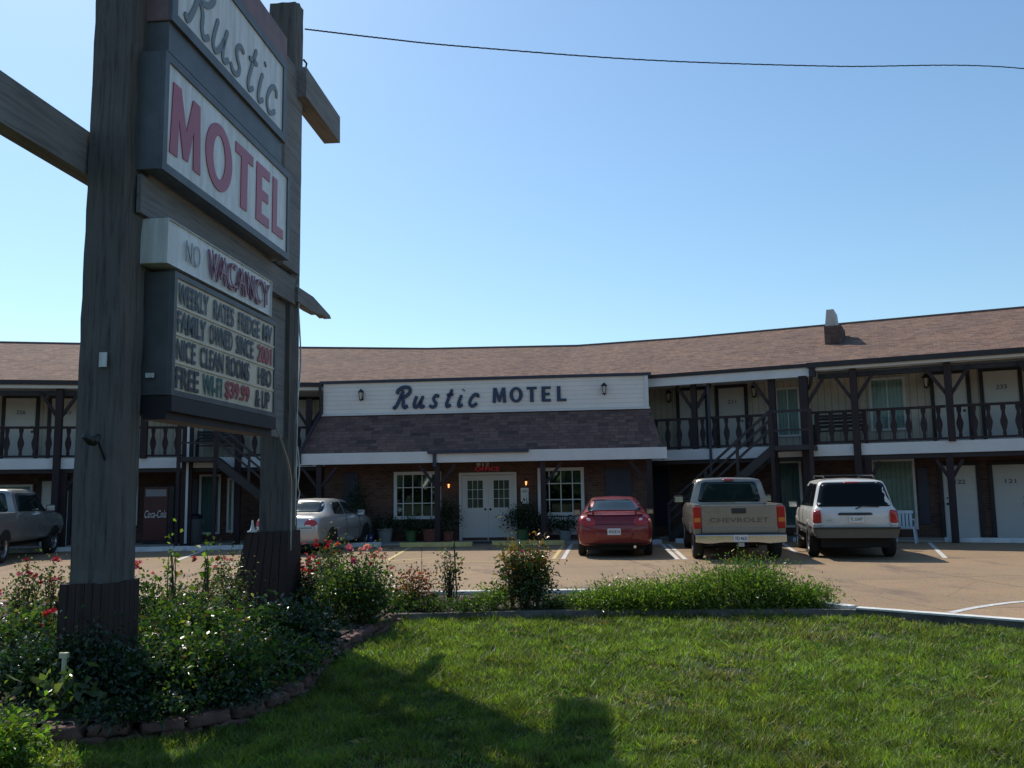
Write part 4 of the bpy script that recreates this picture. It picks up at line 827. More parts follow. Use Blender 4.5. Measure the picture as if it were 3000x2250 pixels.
# red coupe, rear view
def coupe(m0):
    t = thing('parked_car', 'dark red coupe seen from behind, parked between the yellow stops and the beige pickup', 'car', m0, 'vehicles parked along the motel'); pm = paint('red_paint', (.20, .010, .014), .25, .28)
    st = [(-2.2, .33, .76, .72, .7, .76), (-2.16, .29, .82, .84, .74, .9), (-2.05, .27, .86, .93, .78, .985), (-1.75, .26, .88, .95, .76, 1.03), (-1.0, .24, .88, .93, .58, 1.32), (-.45, .22, .88, .92, .58, 1.385), (.15, .22, .88, .9, .58, 1.36), (.95, .22, .89, .88, .7, .98), (1.7, .22, .88, .8, .7, .84), (2.1, .26, .8, .66, .6, .72), (2.25, .32, .62, .56, .5, .6)]
    b = loft(st).build('body', pm, t, smooth=True); bv = bvh_of(b)
    patch(bv, [(-.66, 1.06), (.66, 1.06), (.54, 1.32), (-.54, 1.32)], 'y', 'rear_window', 'carglass', t, .008)
    for sg in (1, -1):
        patch(bv, [(-1.1, 1.0), (.55, .97), (.1, 1.27), (-.6, 1.3), (-.95, 1.22)], 'x', 'side_window', 'carglass', t, .006, 2, sg)
        patch(bv, [(sg * .44, .75), (sg * .46, .92), (sg * .66, .955), (sg * .80, .92), (sg * .80, .79), (sg * .66, .74)], 'y', 'tail_light', 'red_lens', t, .01)
        patch(bv, [(sg * .56, .85), (sg * .56, .9), (sg * .64, .91), (sg * .64, .86)], 'y', 'reverse_light', 'clear_lens', t, .014)
        mirrorbox(t, sg * .86, .55, .97, pm, .9)
    arches(bv, t, (-1.28, 1.3), .31)
    for y in (-1.28, 1.3):
        for sg in (1, -1): wheel(t, sg * .78, y, .315, .2)
    sp_ = MB()
    prev = None
    for i in range(13):
        u = -1 + i / 6; x = u * .66; z = 1.03 + .055 * (1 - u ** 4); y = -2.08 + .08 * u * u; q = (x, y, z)
        if prev: sp_.beam(prev, q, .12, .028)
        prev = q
    sp_.box(-.52, -.47, -2.1, -2.02, .97, 1.06).box(.47, .52, -2.1, -2.02, .97, 1.06); sp_.build('spoiler', pm, t, smooth=False)
    patch(bv, [(-.5, .765), (.5, .765), (.5, .775), (-.5, .775)], 'y', 'boot_seam', 'under_shade_black', t, .006, 0); patch(bv, [(-.44, .58), (.44, .58), (.4, .45), (-.4, .45)], 'y', 'bumper_recess', pm, t, .006, 1)
    patch(bv, [(-.7, .33), (.7, .33), (.7, .27), (-.7, .27)], 'y', 'lower_valance', 'under_shade_black', t, .01, 0)
    plate(t, T(-.02, -2.25, .6), 'WA2E1H'); MB().box(-.7, .7, -2.0, 2.0, .17, .3).build('underside', M['under_shade_black'], t); MB().tube([(.45, -2.2, .25), (.45, -1.9, .25)], .035, 10).build('exhaust', M['chrome'], t)
# silver saloon, rear three quarter
def saloon(m0):
    t = thing('parked_car', 'silver four-door saloon parked just right of the far sign post', 'car', m0, 'vehicles parked along the motel'); pm = paint('silver_paint', (.46, .46, .45), .5, .3)
    st = [(-2.37, .36, .78, .74, .7, .78), (-2.33, .3, .84, .86, .74, .92), (-2.2, .27, .88, .93, .78, 1.0), (-1.65, .25, .9, .97, .78, 1.05), (-1.0, .23, .91, .96, .62, 1.38), (-.4, .22, .91, .95, .63, 1.425), (.3, .22, .91, .94, .62, 1.4), (1.15, .22, .91, .92, .75, 1.0), (1.95, .23, .88, .82, .72, .87), (2.28, .27, .8, .68, .6, .74), (2.4, .33, .66, .58, .5, .62)]
    b = loft(st).build('body', pm, t, smooth=True); bv = bvh_of(b)
    patch(bv, [(-.66, 1.08), (.66, 1.08), (.56, 1.35), (-.56, 1.35)], 'y', 'rear_window', 'carglass', t, .008)
    for sg in (1, -1):
        patch(bv, [(-1.05, 1.02), (-.32, 1.0), (-.3, 1.34), (-.8, 1.32), (-1.0, 1.2)], 'x', 'side_window', 'carglass', t, .006, 1, sg); patch(bv, [(-.24, 1.0), (.8, .98), (.3, 1.3), (-.2, 1.34)], 'x', 'side_window', 'carglass', t, .006, 1, sg)
        patch(bv, [(sg * .5, .74), (sg * .53, .88), (sg * .66, .92), (sg * .8, .88), (sg * .85, .8), (sg * .78, .74)], 'y', 'tail_light', 'red_lens', t, .01); patch(bv, [(sg * .54, .74), (sg * .54, .78), (sg * .7, .77), (sg * .7, .735)], 'y', 'reverse_light', 'clear_lens', t, .014)
        patch(bv, [(-1.06, .62), (1.0, .6), (1.0, .63), (-1.06, .65)], 'x', 'side_moulding', pm, t, .014, 0, sg); mirrorbox(t, sg * .88, .72, 1.0, pm)
        for yy in (-.28, .82): patch(bv, [(yy, .35), (yy + .012, .35), (yy + .012, .95), (yy, .95)], 'x', 'door_seam', 'under_shade_black', t, .006, 0, sg)
        for yy in (-.55, .3): patch(bv, [(yy, .83), (yy + .16, .83), (yy + .16, .86), (yy, .86)], 'x', 'door_handle', pm, t, .02, 0, sg)
    arches(bv, t, (-1.38, 1.36), .31)
    for y in (-1.38, 1.36):
        for sg in (1, -1): wheel(t, sg * .8, y, .32, .2)
    patch(bv, [(-.8, .69), (.8, .69), (.8, .705), (-.8, .705)], 'y', 'bumper_seam', 'under_shade_black', t, .006, 0); plate(t, T(0, -2.42, .8), 'KE6 4T2'); MB().box(-.7, .7, -2.1, 2.1, .17, .3).build('underside', M['under_shade_black'], t)
# pickups
def pickup(m0, label, pm, word=None, plt='TD 4631', xcab=0.):
    t = thing('pickup_truck', label, 'pickup', m0, 'vehicles parked along the motel')
    st = [(-.72 - xcab, .5, .96, 1.2, .74, 1.74), (-.66 - xcab, .46, .97, 1.2, .75, 1.79), (.4, .45, .975, 1.2, .75, 1.81), (.75, .45, .975, 1.19, .74, 1.76), (1.5, .45, .97, 1.17, .82, 1.24), (2.4, .5, .95, 1.08, .8, 1.14), (2.65, .55, .9, .95, .78, 1.0), (2.72, .6, .8, .85, .7, .9)]
    b = loft(st).build('cab', pm, t, smooth=True); bv = bvh_of(b)
    m = MB(); yb = -.76 - xcab
    for sg in (1, -1): m.prism([(sg * .80, .55), (sg * .95, .55), (sg * .985, .75), (sg * .985, 1.0), (sg * .955, 1.14), (sg * .93, 1.22), (sg * .80, 1.22)], -2.62, yb)
    m.box(-.8, .8, yb - .06, yb, .6, 1.2).box(-.8, .8, -2.6, yb - .06, .6, .66); bd = m.build('bed', pm, t); bevel(bd, .015); bvb = bvh_of(bd)
    tg = bevel(MB().box(-.79, .79, -2.66, -2.6, .6, 1.2).box(-.79, .79, -2.68, -2.6, .6, .72).build('tailgate', pm, t), .012)
    MB().box(-.15, .15, -2.685, -2.66, 1.02, 1.13).build('tailgate_handle', M['plastic'], tg)
    if word: put_text('tailgate_lettering', word, simple('badge', (.11, .085, .06), .5), tg, -.62, .62, .83, .93, -2.664, None, offset=.012, ex=.003)
    for sg in (1, -1):
        l_ = bevel(MB().box(sg * .8 if sg > 0 else -.97, .97 if sg > 0 else -.8, -2.67, -2.56, .7, 1.17).build('tail_light', M['red_lens'], t), .02); x0, x1 = (.82, .95) if sg > 0 else (-.95, -.82)
        MB().box(x0, x1, -2.676, -2.668, .84, .93).build('amber_band', M['amber'], l_)
        patch(bv, [(-.55 - xcab, 1.23), (1.05, 1.22), (.72, 1.68), (-.5 - xcab, 1.7)], 'x', 'side_window', 'carglass', t, .006, 2, sg); mirrorbox(t, sg * .98, .95, 1.28, M['plastic'], 1.2)
        MB().box(sg * .9 - .09, sg * .9 + .09, -2.3 + .35, -2.3 + .37, .3, .6).build('mud_flap', M['rubber'], t)
    MB().box(-.7, .7, 0, .01, 0, 0) ; patch(bv, [(-.74, 1.235), (.74, 1.235), (.63, 1.71), (-.63, 1.71)], 'y', 'rear_window', 'carglass', t, .006); patch(bv, [(-.13, 1.735), (.13, 1.735), (.12, 1.775), (-.12, 1.775)], 'y', 'brake_light', 'red_lens', t, .02)
    bm_ = MB().prism([(-.95, .42), (-.6, .38), (-.35, .42), (.35, .42), (.6, .38), (.95, .42), (.95, .58), (-.95, .58)], -2.83, -2.68).build('rear_bumper', M['chrome'], t); bevel(bm_, .02)
    plate(t, T(0, -2.84, .5), plt, 'lblack'); MB().box(-.95, .95, -2.835, -2.7, .58, .6).build('bumper_step', M['plastic'], t)
    for sg in (1, -1):
        for y in (-1.75 - xcab * .3,):
            pl = [(y + math.cos(a) * .44, .37 + math.sin(a) * .44) for a in [R(d) for d in range(-5, 186, 12)]]; patch(bvb, pl, 'x', 'wheel_arch_shade', 'under_shade_black', t, .01, 0, sg)  # wheel-well shade painted as a black disc on the bed side
    arches(bv, t, (1.75,), .36)
    for y in (-1.75 - xcab * .3, 1.75):
        for sg in (1, -1): wheel(t, sg * .84, y, .37, .24, spokes=6)
    MB().box(-.6, .6, -2.5, 2.4, .33, .5).box(-.8, .8, -1.85, -1.65, .3, .42).build('chassis', M['under_shade_black'], t); MB().box(-.06, .06, -2.9, -2.6, .33, .41).build('tow_hitch', M['metal'], t)
# white boxy suv
def suv(m0):
    t = thing('parked_suv', 'white boxy estate vehicle with roof rack and dark windows, right of the beige pickup', 'car', m0, 'vehicles parked along the motel'); pm = paint('white_car_paint', (.66, .65, .61), .0, .25)
    st = [(-2.32, .5, .84, 1.02, .8, 1.07), (-2.26, .46, .88, 1.08, .76, 1.14), (-2.02, .44, .89, 1.1, .69, 1.64), (-1.9, .44, .89, 1.1, .68, 1.7), (-.6, .42, .89, 1.09, .67, 1.74), (.3, .42, .89, 1.08, .66, 1.72), (.6, .42, .89, 1.07, .66, 1.66), (1.3, .42, .89, 1.05, .74, 1.12), (2.0, .45, .86, .97, .72, 1.02), (2.25, .5, .8, .82, .66, .88), (2.33, .55, .7, .74, .6, .78)]
    b = loft(st).build('body', pm, t, smooth=True); bv = bvh_of(b)
    patch(bv, [(-.78, 1.13), (.78, 1.13), (.64, 1.655), (-.64, 1.655)], 'y', 'rear_window', 'blackglass', t, .008, 2)
    for sg in (1, -1):
        for a in (((-2.0, 1.14), (-1.25, 1.13), (-1.22, 1.63), (-1.88, 1.62)), ((-1.15, 1.13), (-.3, 1.12), (-.3, 1.65), (-1.14, 1.64)), ((-.22, 1.12), (.95, 1.11), (.55, 1.56), (-.22, 1.62))): patch(bv, a, 'x', 'side_window', 'blackglass', t, .006, 1, sg)
        patch(bv, [(sg * .70, .78), (sg * .70, 1.06), (sg * .85, 1.04), (sg * .87, .78)], 'y', 'tail_light', 'red_lens', t, .012, 1); patch(bv, [(sg * .71, .72), (sg * .71, .77), (sg * .865, .77), (sg * .865, .72)], 'y', 'reverse_light', 'clear_lens', t, .012, 0)
        patch(bv, [(-2.1, .66), (2.1, .66), (2.1, .71), (-2.1, .71)], 'x', 'side_moulding', 'plastic', t, .014, 0, sg); mirrorbox(t, sg * .9, .95, 1.12, M['plastic'], 1.1)
        MB().tube([(sg * .98, -1.0, .38), (sg * .99, 1.0, .38)], .03, 8).build('side_step', M['chrome'], t)
        for yy in (-.26,): patch(bv, [(yy, .5), (yy + .012, .5), (yy + .012, 1.08), (yy, 1.08)], 'x', 'door_seam', 'under_shade_black', t, .006, 0, sg)
    rk = MB()
    for sg in (1, -1): rk.tube([(sg * .52, -1.7, 1.75), (sg * .53, -1.6, 1.8), (sg * .53, .3, 1.82), (sg * .52, .4, 1.76)], .018, 6)
    for y in (-1.3, 0): rk.beam((-.55, y, 1.82), (.55, y, 1.82), .05, .02)
    rk.build('roof_rack', M['plastic'], t)
    bp = bevel(MB().prism([(-.82, .46), (.82, .46), (.88, .66), (-.88, .66)], -2.43, -2.25).build('rear_bumper', simple('bumper_grey', (.10, .085, .065), .6, var=.1), t), .03); MB().box(-.88, .88, -2.46, -2.26, .661, .69).build('bumper_pad', M['plastic'], bp)
    patch(bv, [(-.36, .95), (-.33, 1.0), (.33, 1.0), (.36, .95)], 'y', 'hatch_garnish', 'plastic', t, .02, 1); MB().beam((.02, -2.33, 1.08), (.16, -2.3, 1.14), .02, .02).beam((.16, -2.3, 1.14), (.5, -2.28, 1.12), .015, .02).build('rear_wiper', M['plastic'], t)
    patch(bv, [(-.16, 1.635), (.16, 1.635), (.15, 1.66), (-.15, 1.66)], 'y', 'brake_light', 'red_lens', t, .01, 0)
    plate(t, T(.02, -2.37, .86), 'TL 52497', 'lgreen'); arches(bv, t, (-1.4, 1.42), .35, lip=simple('arch_grey', (.2, .19, .17), .6))
    for y in (-1.4, 1.42):
        for sg in (1, -1): wheel(t, sg * .8, y, .36, .22)
    MB().box(-.7, .7, -2.2, 2.1, .25, .5).build('underside', M['under_shade_black'], t); put_text('badge_lettering', 'XLT', simple('badge2', (.3, .3, .3), .3, .5), t, -.6, -.47, .82, .85, -2.36, None, ex=.002)
pr = on_ground(1797, 1635); coupe(place((2.33, 20.4), R(6), 4.45)); saloon(place((-5.9, 22.7), R(9), 4.77))
pickup(place((4.84, 18.9), R(8), 5.5), 'beige pickup truck with bold tailgate lettering, between the red coupe and the white estate vehicle', paint('beige_paint', (.30, .265, .22), .5, .3), 'CHEVROLET')
suv(place((7.36, 19.0), R(13), 4.66)); pickup(place((-13.25, 20.5), R(-10), 5.5), 'dark grey pickup truck at the left edge beside the near sign post', paint('grey_paint', (.3, .3, .29), .5, .3), None, 'R 48213', .35)

# ------------------------------------------------------------------ small things by the walls
def bench(m0, label):
    t = thing('bench', label, 'bench', m0, 'benches on the balcony'); L_ = 1.45
    for y, z in ((0, .43), (-.1, .43), (-.2, .43), (-.3, .43)): MB().box(-L_ / 2, L_ / 2, y - .04, y + .04, z, z + .025).build('seat_slat', M['trim'], t)
    for z in (.55, .66, .77, .86): MB().box(-L_ / 2, L_ / 2, .06, .085, z, z + .08).build('back_slat', M['trim'], t)
    for x in (-L_ / 2 + .03, L_ / 2 - .03): MB().box(x - .03, x + .03, -.34, .11, .38, .43).box(x - .03, x + .03, .055, .11, 0, .95).box(x - .03, x + .03, -.34, -.28, 0, .62).box(x - .03, x + .03, -.34, .055, .6, .64).build('side_frame', M['iron'], t)
s = RW.s(2462, .6, 1270); bench(RW.m @ T(s, .7, ZF), 'dark slatted bench on the right-hand balcony behind the railing')
s = L.s(640, .9, 1300); bench(L.m @ T(s, 1.3, ZF), 'dark slatted bench on the upper landing seen under the letter board')
# drinks machine
s = L.s(472, WD - .4, 1500); vm = thing('drinks_machine', 'dark red soft drinks vending machine with white script under the left balcony', 'vending machine', L.m @ T(s, WD - .42, .05))
bevel(MB().box(-.46, .46, -.38, .38, 0, 1.83).build('cabinet', M['plastic'], vm), .02); bevel(MB().box(-.45, .27, -.42, -.385, .1, 1.8).build('front_panel', M['machine'], vm), .01); MB().box(-.4, .22, -.426, -.421, 1.5, 1.72).build('header_panel', simple('header', (.3, .3, .32), .4), vm)
MB().box(.29, .44, -.41, -.385, .5, 1.6).build('coin_panel', M['iron'], vm); MB().box(-.3, .25, -.41, -.39, .12, .28).build('delivery_slot', M['dark'], vm) if 0 else None
put_text('script_text', 'Coca-Cola', M['signw'], vm, -.42, .24, .82, 1.06, -.424, None, ex=.002, shear=.3, offset=.01)
s = L.s(565, .4, 1570); bn = thing('litter_bin', 'dark grey round litter bin right of the drinks machine', 'litter bin', L.m @ T(s, .5, .045)); MB().lathe([(0, 0), (.24, 0), (.26, .05), (.27, .78), (.25, .8)], (0, 0, 0), 20).build('bin_body', M['bin'], bn, smooth=True); MB().lathe([(.28, .8), (.28, .84), (.2, .92), (.1, .95), (0, .95)], (0, 0, 0), 20).build('bin_lid', M['plastic'], bn, smooth=True)
# white plastic chair
q = on_ground(2640, 1590); t = thing('garden_chair', 'white plastic garden chair behind the right rear corner of the white estate vehicle', 'chair', T(q.x + .1, q.y - .1, 0, R(150)))
bevel(MB().box(-.24, .24, -.22, .24, .4, .44).build('seat', M['plasticw'], t), .015)
for k in range(5): MB().box(-.2 + k * .09, -.14 + k * .09, .2 + .02, .24, .44, .82).build('back_slat', M['plasticw'], t)
MB().box(-.24, .24, .2, .25, .8, .88).build('back_rail', M['plasticw'], t)
for x in (-.23, .23):
    for y in (-.2, .22): MB().beam((x, y, .42), (x * 1.15, y * 1.2, 0), .04, .04).build('leg', M['plasticw'], t)
    MB().box(x - .03, x + .03, -.2, .24, .62, .65).beam((x, -.18, .63), (x, -.2, .42), .03, .03).build('armrest', M['plasticw'], t)
q = O.m @ Vector((O.s(1428, -.6, 1595), -1.0, .052)); dm = MB().box(-.42, .42, -.28, .28, 0, .015).build('door_mat', simple('mat', (.02, .03, .05), .95, var=.3), None, T(q.x, q.y, .055, R(-5))); tag(dm, 'dark door mat between the two yellow parking stops', 'door mat')
# ------------------------------------------------------------------ planting
def raw_mesh(name, V, F, cols, mat, k=3):
    me = bpy.data.meshes.new(name); nV, nF = len(V), len(F); me.vertices.add(nV); me.vertices.foreach_set('co', np.asarray(V, np.float32).ravel())
    me.loops.add(nF * k); me.loops.foreach_set('vertex_index', np.asarray(F, np.int32).ravel()); me.polygons.add(nF); me.polygons.foreach_set('loop_start', np.arange(0, nF * k, k, dtype=np.int32))
    me.update(calc_edges=True)
    at = me.attributes.new('Col', 'FLOAT_COLOR', 'POINT'); c4 = np.ones((nV, 4), np.float32); c4[:, :3] = cols; at.data.foreach_set('color', c4.ravel()); me.materials.append(mat); return me
def unit(a): return a / (np.linalg.norm(a, axis=1, keepdims=True) + 1e-9)
def leaves(C, dirs, L_, W_, cols, fold=.25):
    n = len(C); d = unit(dirs); s = unit(np.cross(d, rng.normal(size=(n, 3)))); nn = np.cross(s, d)
    L_ = L_.reshape(-1, 1); W_ = W_.reshape(-1, 1); dr = np.array([[0, 0, -.22]]) * L_
    V = np.stack([C, C + d * L_ * .45 + s * W_ * .5 + nn * W_ * fold, C + d * L_ + dr, C + d * L_ * .45 - s * W_ * .5 + nn * W_ * fold], 1).reshape(-1, 3)
    i = np.arange(n)[:, None] * 4; F = np.concatenate([i + [0, 1, 2], i + [0, 2, 3]], 1).reshape(-1, 3); return V, F, np.repeat(cols, 4, 0)
def palette(n, cols, wts, jit=.22):
    cols = np.array(cols); k = rng.choice(len(cols), n, p=np.array(wts) / sum(wts)); c = cols[k] * (1 + rng.normal(0, jit, (n, 1))) * (1 + rng.normal(0, .07, (n, 3))); return np.clip(c, .005, .8)
GREEN = ([(.03, .062, .018), (.05, .095, .026), (.085, .13, .03), (.17, .18, .05), (.085, .045, .03)], (6, 4, 2, .7, .7))
DARKG = ([(.016, .038, .016), (.026, .058, .024), (.05, .08, .04), (.10, .11, .09)], (5, 4, 1.5, .5))
DUSTY = ([(.06, .08, .04), (.12, .12, .08), (.10, .05, .04), (.16, .17, .07), (.04, .07, .025)], (3, 2, 1.5, 1, 3))
BRIGHT = ([(.10, .17, .03), (.15, .22, .045), (.2, .25, .06), (.06, .11, .02)], (4, 4, 2, 3))
REDTIP = ([(.04, .075, .025), (.06, .10, .03), (.22, .06, .03), (.12, .05, .03)], (5, 4, .6, .6))
rose_cache = {}
def rose(col, r=.04):
    if col in rose_cache: return rose_cache[col]
    V, F = [], []
    for ly, (n_, rr, up) in enumerate(((5, 1., .25), (5, .75, .55), (4, .45, .85))):
        for k in range(n_):
            a = 2 * math.pi * k / n_ + ly * .6; w_ = 1.25 * rr
            i = len(V); ca, sa = math.cos(a), math.sin(a)
            for t, s in ((0, 0), (.6, -.5), (.6, .5), (1, -.35), (1, .35)):
                x, y, z = rr * t, s * w_ * t, up * t * (1.15 if t == 1 else 1); V.append(((x * ca - y * sa) * r, (x * sa + y * ca) * r, z * r))
            F += [(i, i + 1, i + 2), (i + 1, i + 3, i + 2), (i + 2, i + 3, i + 4)]
    c = palette(len(V), [col], [1], .12); me = raw_mesh('rose_flower', V, F, c, M['petal']); rose_cache[col] = me; return me
def bush(name, label, cat, px, Y, top, wpx, pal=GREEN, n=2600, lf=.05, mat='leaf', flowers=(), group=None, base=.04, nc=26, spread=.16, stems=12, open_=0., deep=.8, up=.5, fsize=1., zlow=.1, wl=.62, flop=None):
    c = at_depth(px, top, Y); X, H = c.x, c.z - base; rx = wpx / 2 / FPX * Y; ry = rx * deep
    t = thing(name, label, cat, T(X, Y, base), group)
    u = rng.normal(size=(nc, 3)); u = unit(u) * (rng.random((nc, 1)) ** (1 / 2.2)); u[:, 2] = np.abs(u[:, 2]) if open_ > .5 else u[:, 2]
    C = np.stack([u[:, 0] * rx * .85, u[:, 1] * ry * .85, zlow * H + (u[:, 2] * .5 + .5) * H * (.93 - zlow) * (1 - .25 * (u[:, 0] ** 2 + u[:, 1] ** 2))], 1)
    if open_: C[:, :2] *= (.35 + .65 * (C[:, 2:3] / H))
    k = rng.integers(0, nc, n); sg = np.array([spread * rx * 1.6 + .03, spread * ry * 1.6 + .03, spread * H + .02])
    P_ = C[k] + rng.normal(size=(n, 3)) * sg; P_[:, 2] = np.clip(P_[:, 2], .01, None)
    d = rng.normal(size=(n, 3)) + unit(P_ - np.array([0, 0, H * .4])) * .7 + np.array([0, 0, up]); sz = lf * (.4 + .6 * rng.random(n) + .7 * rng.random(n) ** 3)
    V, F, cc = leaves(P_, d, sz, sz * wl, palette(n, *pal)); link('foliage', raw_mesh('foliage', V, F, cc, M[mat]), t)
    st = MB()
    for j in range(min(stems, nc)):
        e = Vector(C[j]); b0 = Vector((rnd.uniform(-.12, .12) * rx, rnd.uniform(-.12, .12) * ry, 0)); mid = b0.lerp(e, .5) + Vector((rnd.uniform(-.04, .04), rnd.uniform(-.04, .04), .04)); st.tube(spline([b0, mid, e, e + (e - mid) * .35], 3), [.009] * 10, 4, False) if False else st.tube([b0, mid, e, e + (e - mid) * .35], [.010, .008, .005, .003], 4, False)
    st.build('stems', M['stem'], t, smooth=True)
    for fx, fy, col, r in flowers:
        q = at_depth(fx, fy, Y + rnd.uniform(-.5, .2) * ry) - Vector((X, Y, base)); o = link('flower', rose(col), t); o.matrix_local = T(q.x, q.y, q.z, rnd.uniform(0, 6)) @ Matrix.Rotation(rnd.uniform(-.9, .9), 4, 'X') @ Matrix.Scale(r * fsize * .78, 4)
    return t
RED, PINK, LPINK, ORA, DRED = (.30, .014, .045), (.42, .06, .18), (.6, .2, .3), (.35, .07, .03), (.2, .01, .02)
def fl(px, py, wx, wy, n, cols, r=1.): return [(px + rnd.gauss(0, wx), py + rnd.gauss(0, wy), rnd.choice(cols), r * rnd.uniform(.7, 1.2)) for _ in range(n)]
bush('rose_bush', 'straggly rose bush with small pink blooms at the far left edge of the bed', 'rose bush', 72, 10.2, 1665, 130, DUSTY, 1500, .045, flowers=fl(80, 1690, 22, 22, 9, [PINK, DRED]) + fl(10, 1740, 10, 8, 3, [PINK]), stems=14, open_=.3)
bush('rose_bush', 'thin open rose bush with one red top bloom, left of the near sign post', 'rose bush', 160, 9.6, 1655, 110, DUSTY, 800, .045, flowers=[(165, 1643, RED, 1.6), (172, 1647, RED, 1.3), (158, 1645, RED, 1.2)] + fl(150, 1700, 22, 20, 6, [PINK, DRED]), stems=16, open_=.6)
bush('rose_bush', 'dense green rose bush with a big red bloom at the left edge of the photo', 'rose bush', 70, 7.9, 1775, 300, GREEN, 4200, .055, flowers=[(148, 1797, RED, 1.5), (140, 1800, RED, 1.4), (154, 1794, RED, 1.3)] + fl(125, 1850, 10, 12, 5, [DRED, RED]), nc=34)
bush('rose_bush', 'dark glossy rose bush below the red bloom, at the foot of the near sign post', 'rose bush', 110, 7.0, 1870, 300, DARKG, 3600, .05, 'leaf2', nc=30)
bush('rose_bush', 'dark low rose bush directly in front of the near sign post', 'rose bush', 300, 6.95, 1850, 270, DARKG, 3200, .045, 'leaf2', nc=30)
bush('rose_bush', 'leafy rose bush with small salmon blooms just right of the near sign post', 'rose bush', 455, 8.9, 1690, 190, GREEN, 2600, .05, flowers=fl(400, 1655, 14, 14, 6, [PINK, (.5, .1, .08)]) + [(448, 1682, PINK, .9)], nc=26)
bush('rose_bush', 'tall-stemmed rose bush with pale leaves midway between the two sign posts', 'rose bush', 575, 9.6, 1690, 210, DUSTY, 2600, .045, flowers=[(567, 1638, RED, 1.3), (570, 1645, DRED, 1.1), (632, 1663, PINK, 1.1), (524, 1684, (.5, .1, .1), 1.)], nc=26, stems=14)
bush('rose_bush', 'rose bush with grey leaves against the left side of the far sign post', 'rose bush', 668, 10.3, 1625, 120, DUSTY, 1300, .045, flowers=fl(665, 1635, 14, 10, 5, [PINK, DRED]), open_=.4)
bush('rose_bush', 'bright green bushy rose in the middle of the bed between the two sign posts', 'rose bush', 560, 7.9, 1770, 330, GREEN, 5200, .055, nc=40)
bush('rose_bush', 'broad green rose bush with yellow leaves low at the front of the bed', 'rose bush', 590, 7.1, 1880, 400, GREEN, 5600, .055, nc=44)
bush('rose_bush', 'dark green rose bush at the front of the bed beside the near sign post', 'rose bush', 440, 6.85, 1920, 260, DARKG, 3000, .05, 'leaf2', nc=30)
bush('rose_bush', 'low dark bush right of the far sign post foot beside the stone edging', 'shrub', 850, 8.6, 1760, 250, DARKG, 4200, .06, 'leaf2', nc=34)
bush('rose_bush', 'fine-leaved green bush bulging over the stone edging, front right of the bed', 'shrub', 790, 7.9, 1870, 260, GREEN, 3600, .05, nc=32)
bush('leafy_sprig', 'single tall leafy sprig rising between the two sign posts', 'plant', 506, 9.2, 1612, 40, BRIGHT, 36, .07, flowers=(), nc=6, stems=6, open_=.2, wl=.7, zlow=.8)
bush('leafy_sprig', 'short leafy shoot between the tall sprig and the far sign post', 'plant', 603, 9.3, 1632, 30, BRIGHT, 40, .08, nc=5, stems=5, wl=.7, zlow=.82)
bush('rose_bush', 'rose bush crowded with red blooms directly right of the far sign post', 'rose bush', 905, 11.4, 1635, 190, DARKG, 3000, .05, 'leaf2', flowers=fl(885, 1655, 26, 22, 34, [RED, RED, (.5, .02, .04)]) + fl(895, 1780, 20, 30, 4, [DRED]) + [(925, 1600, DRED, 1.4), (927, 1588, DRED, 1.2)], nc=26)
bush('rose_bush', 'dusty brown-leaved rose bush behind the red and pink ones, right of the far post', 'rose bush', 962, 12.2, 1600, 120, DUSTY, 2200, .042, flowers=fl(965, 1596, 12, 7, 8, [RED, (.5, .05, .07)]) + fl(985, 1625, 12, 6, 5, [DRED]), nc=22, stems=14)
bush('rose_bush', 'large green rose bush topped with pink blooms at the right end of the bed', 'rose bush', 1045, 10.9, 1655, 240, GREEN, 6000, .05, flowers=[(1022, 1603, PINK, 1.5), (1026, 1612, PINK, 1.4), (1019, 1608, PINK, 1.2), (1066, 1612, LPINK, 1.3), (1075, 1603, LPINK, 1.4), (1083, 1608, PINK, 1.3), (1112, 1612, LPINK, 1.2), (1147, 1667, PINK, 1.2), (1037, 1645, PINK, 1.4), (1030, 1640, LPINK, 1.1), (1087, 1655, DRED, 1.1)], nc=44)
bush('rose_bush', 'wispy pale rose stems rising above the large pink-flowered bush', 'rose bush', 1075, 11.5, 1615, 170, DUSTY, 900, .04, flowers=fl(1090, 1630, 24, 12, 10, [LPINK, PINK]), open_=.5, nc=20, stems=16)
bush('flower_clump', 'rounded clump of rusty orange flowers left of the staked sapling', 'flower clump', 1205, 12.4, 1680, 120, ([(.12, .045, .025), (.05, .06, .02), (.2, .07, .03)], (3, 3, 1.5)), 2000, .035, flowers=fl(1212, 1690, 28, 9, 30, [ORA, (.45, .08, .04), DRED]) + fl(1255, 1715, 14, 8, 10, [ORA]), nc=20, base=-.02, fsize=.8)
sp_t = bush('sapling', 'thin young sapling tied to a dark stake in the kerbside planter', 'sapling', 1318, 12.7, 1618, 84, DUSTY, 420, .062, nc=22, stems=18, base=-.02, open_=.3, zlow=.38, wl=.5)
MB().tube([(.1, 0, 0), (.06, 0, .9)], .012, 6).build('stake', M['stem'], sp_t) ; MB().tube([(0, 0, 0), (.02, 0, .25), (-.02, 0, .5)], [.02, .016, .01], 6).build('trunk', M['stem'], sp_t)
bush('red_tip_shrub', 'upright shrub with reddish tips in the middle of the kerbside planter', 'shrub', 1540, 12.3, 1615, 165, REDTIP, 3400, .07, 'leaf2', flowers=[(1530, 1618, PINK, 1.1)], nc=34, base=-.02, wl=.42, open_=.15)
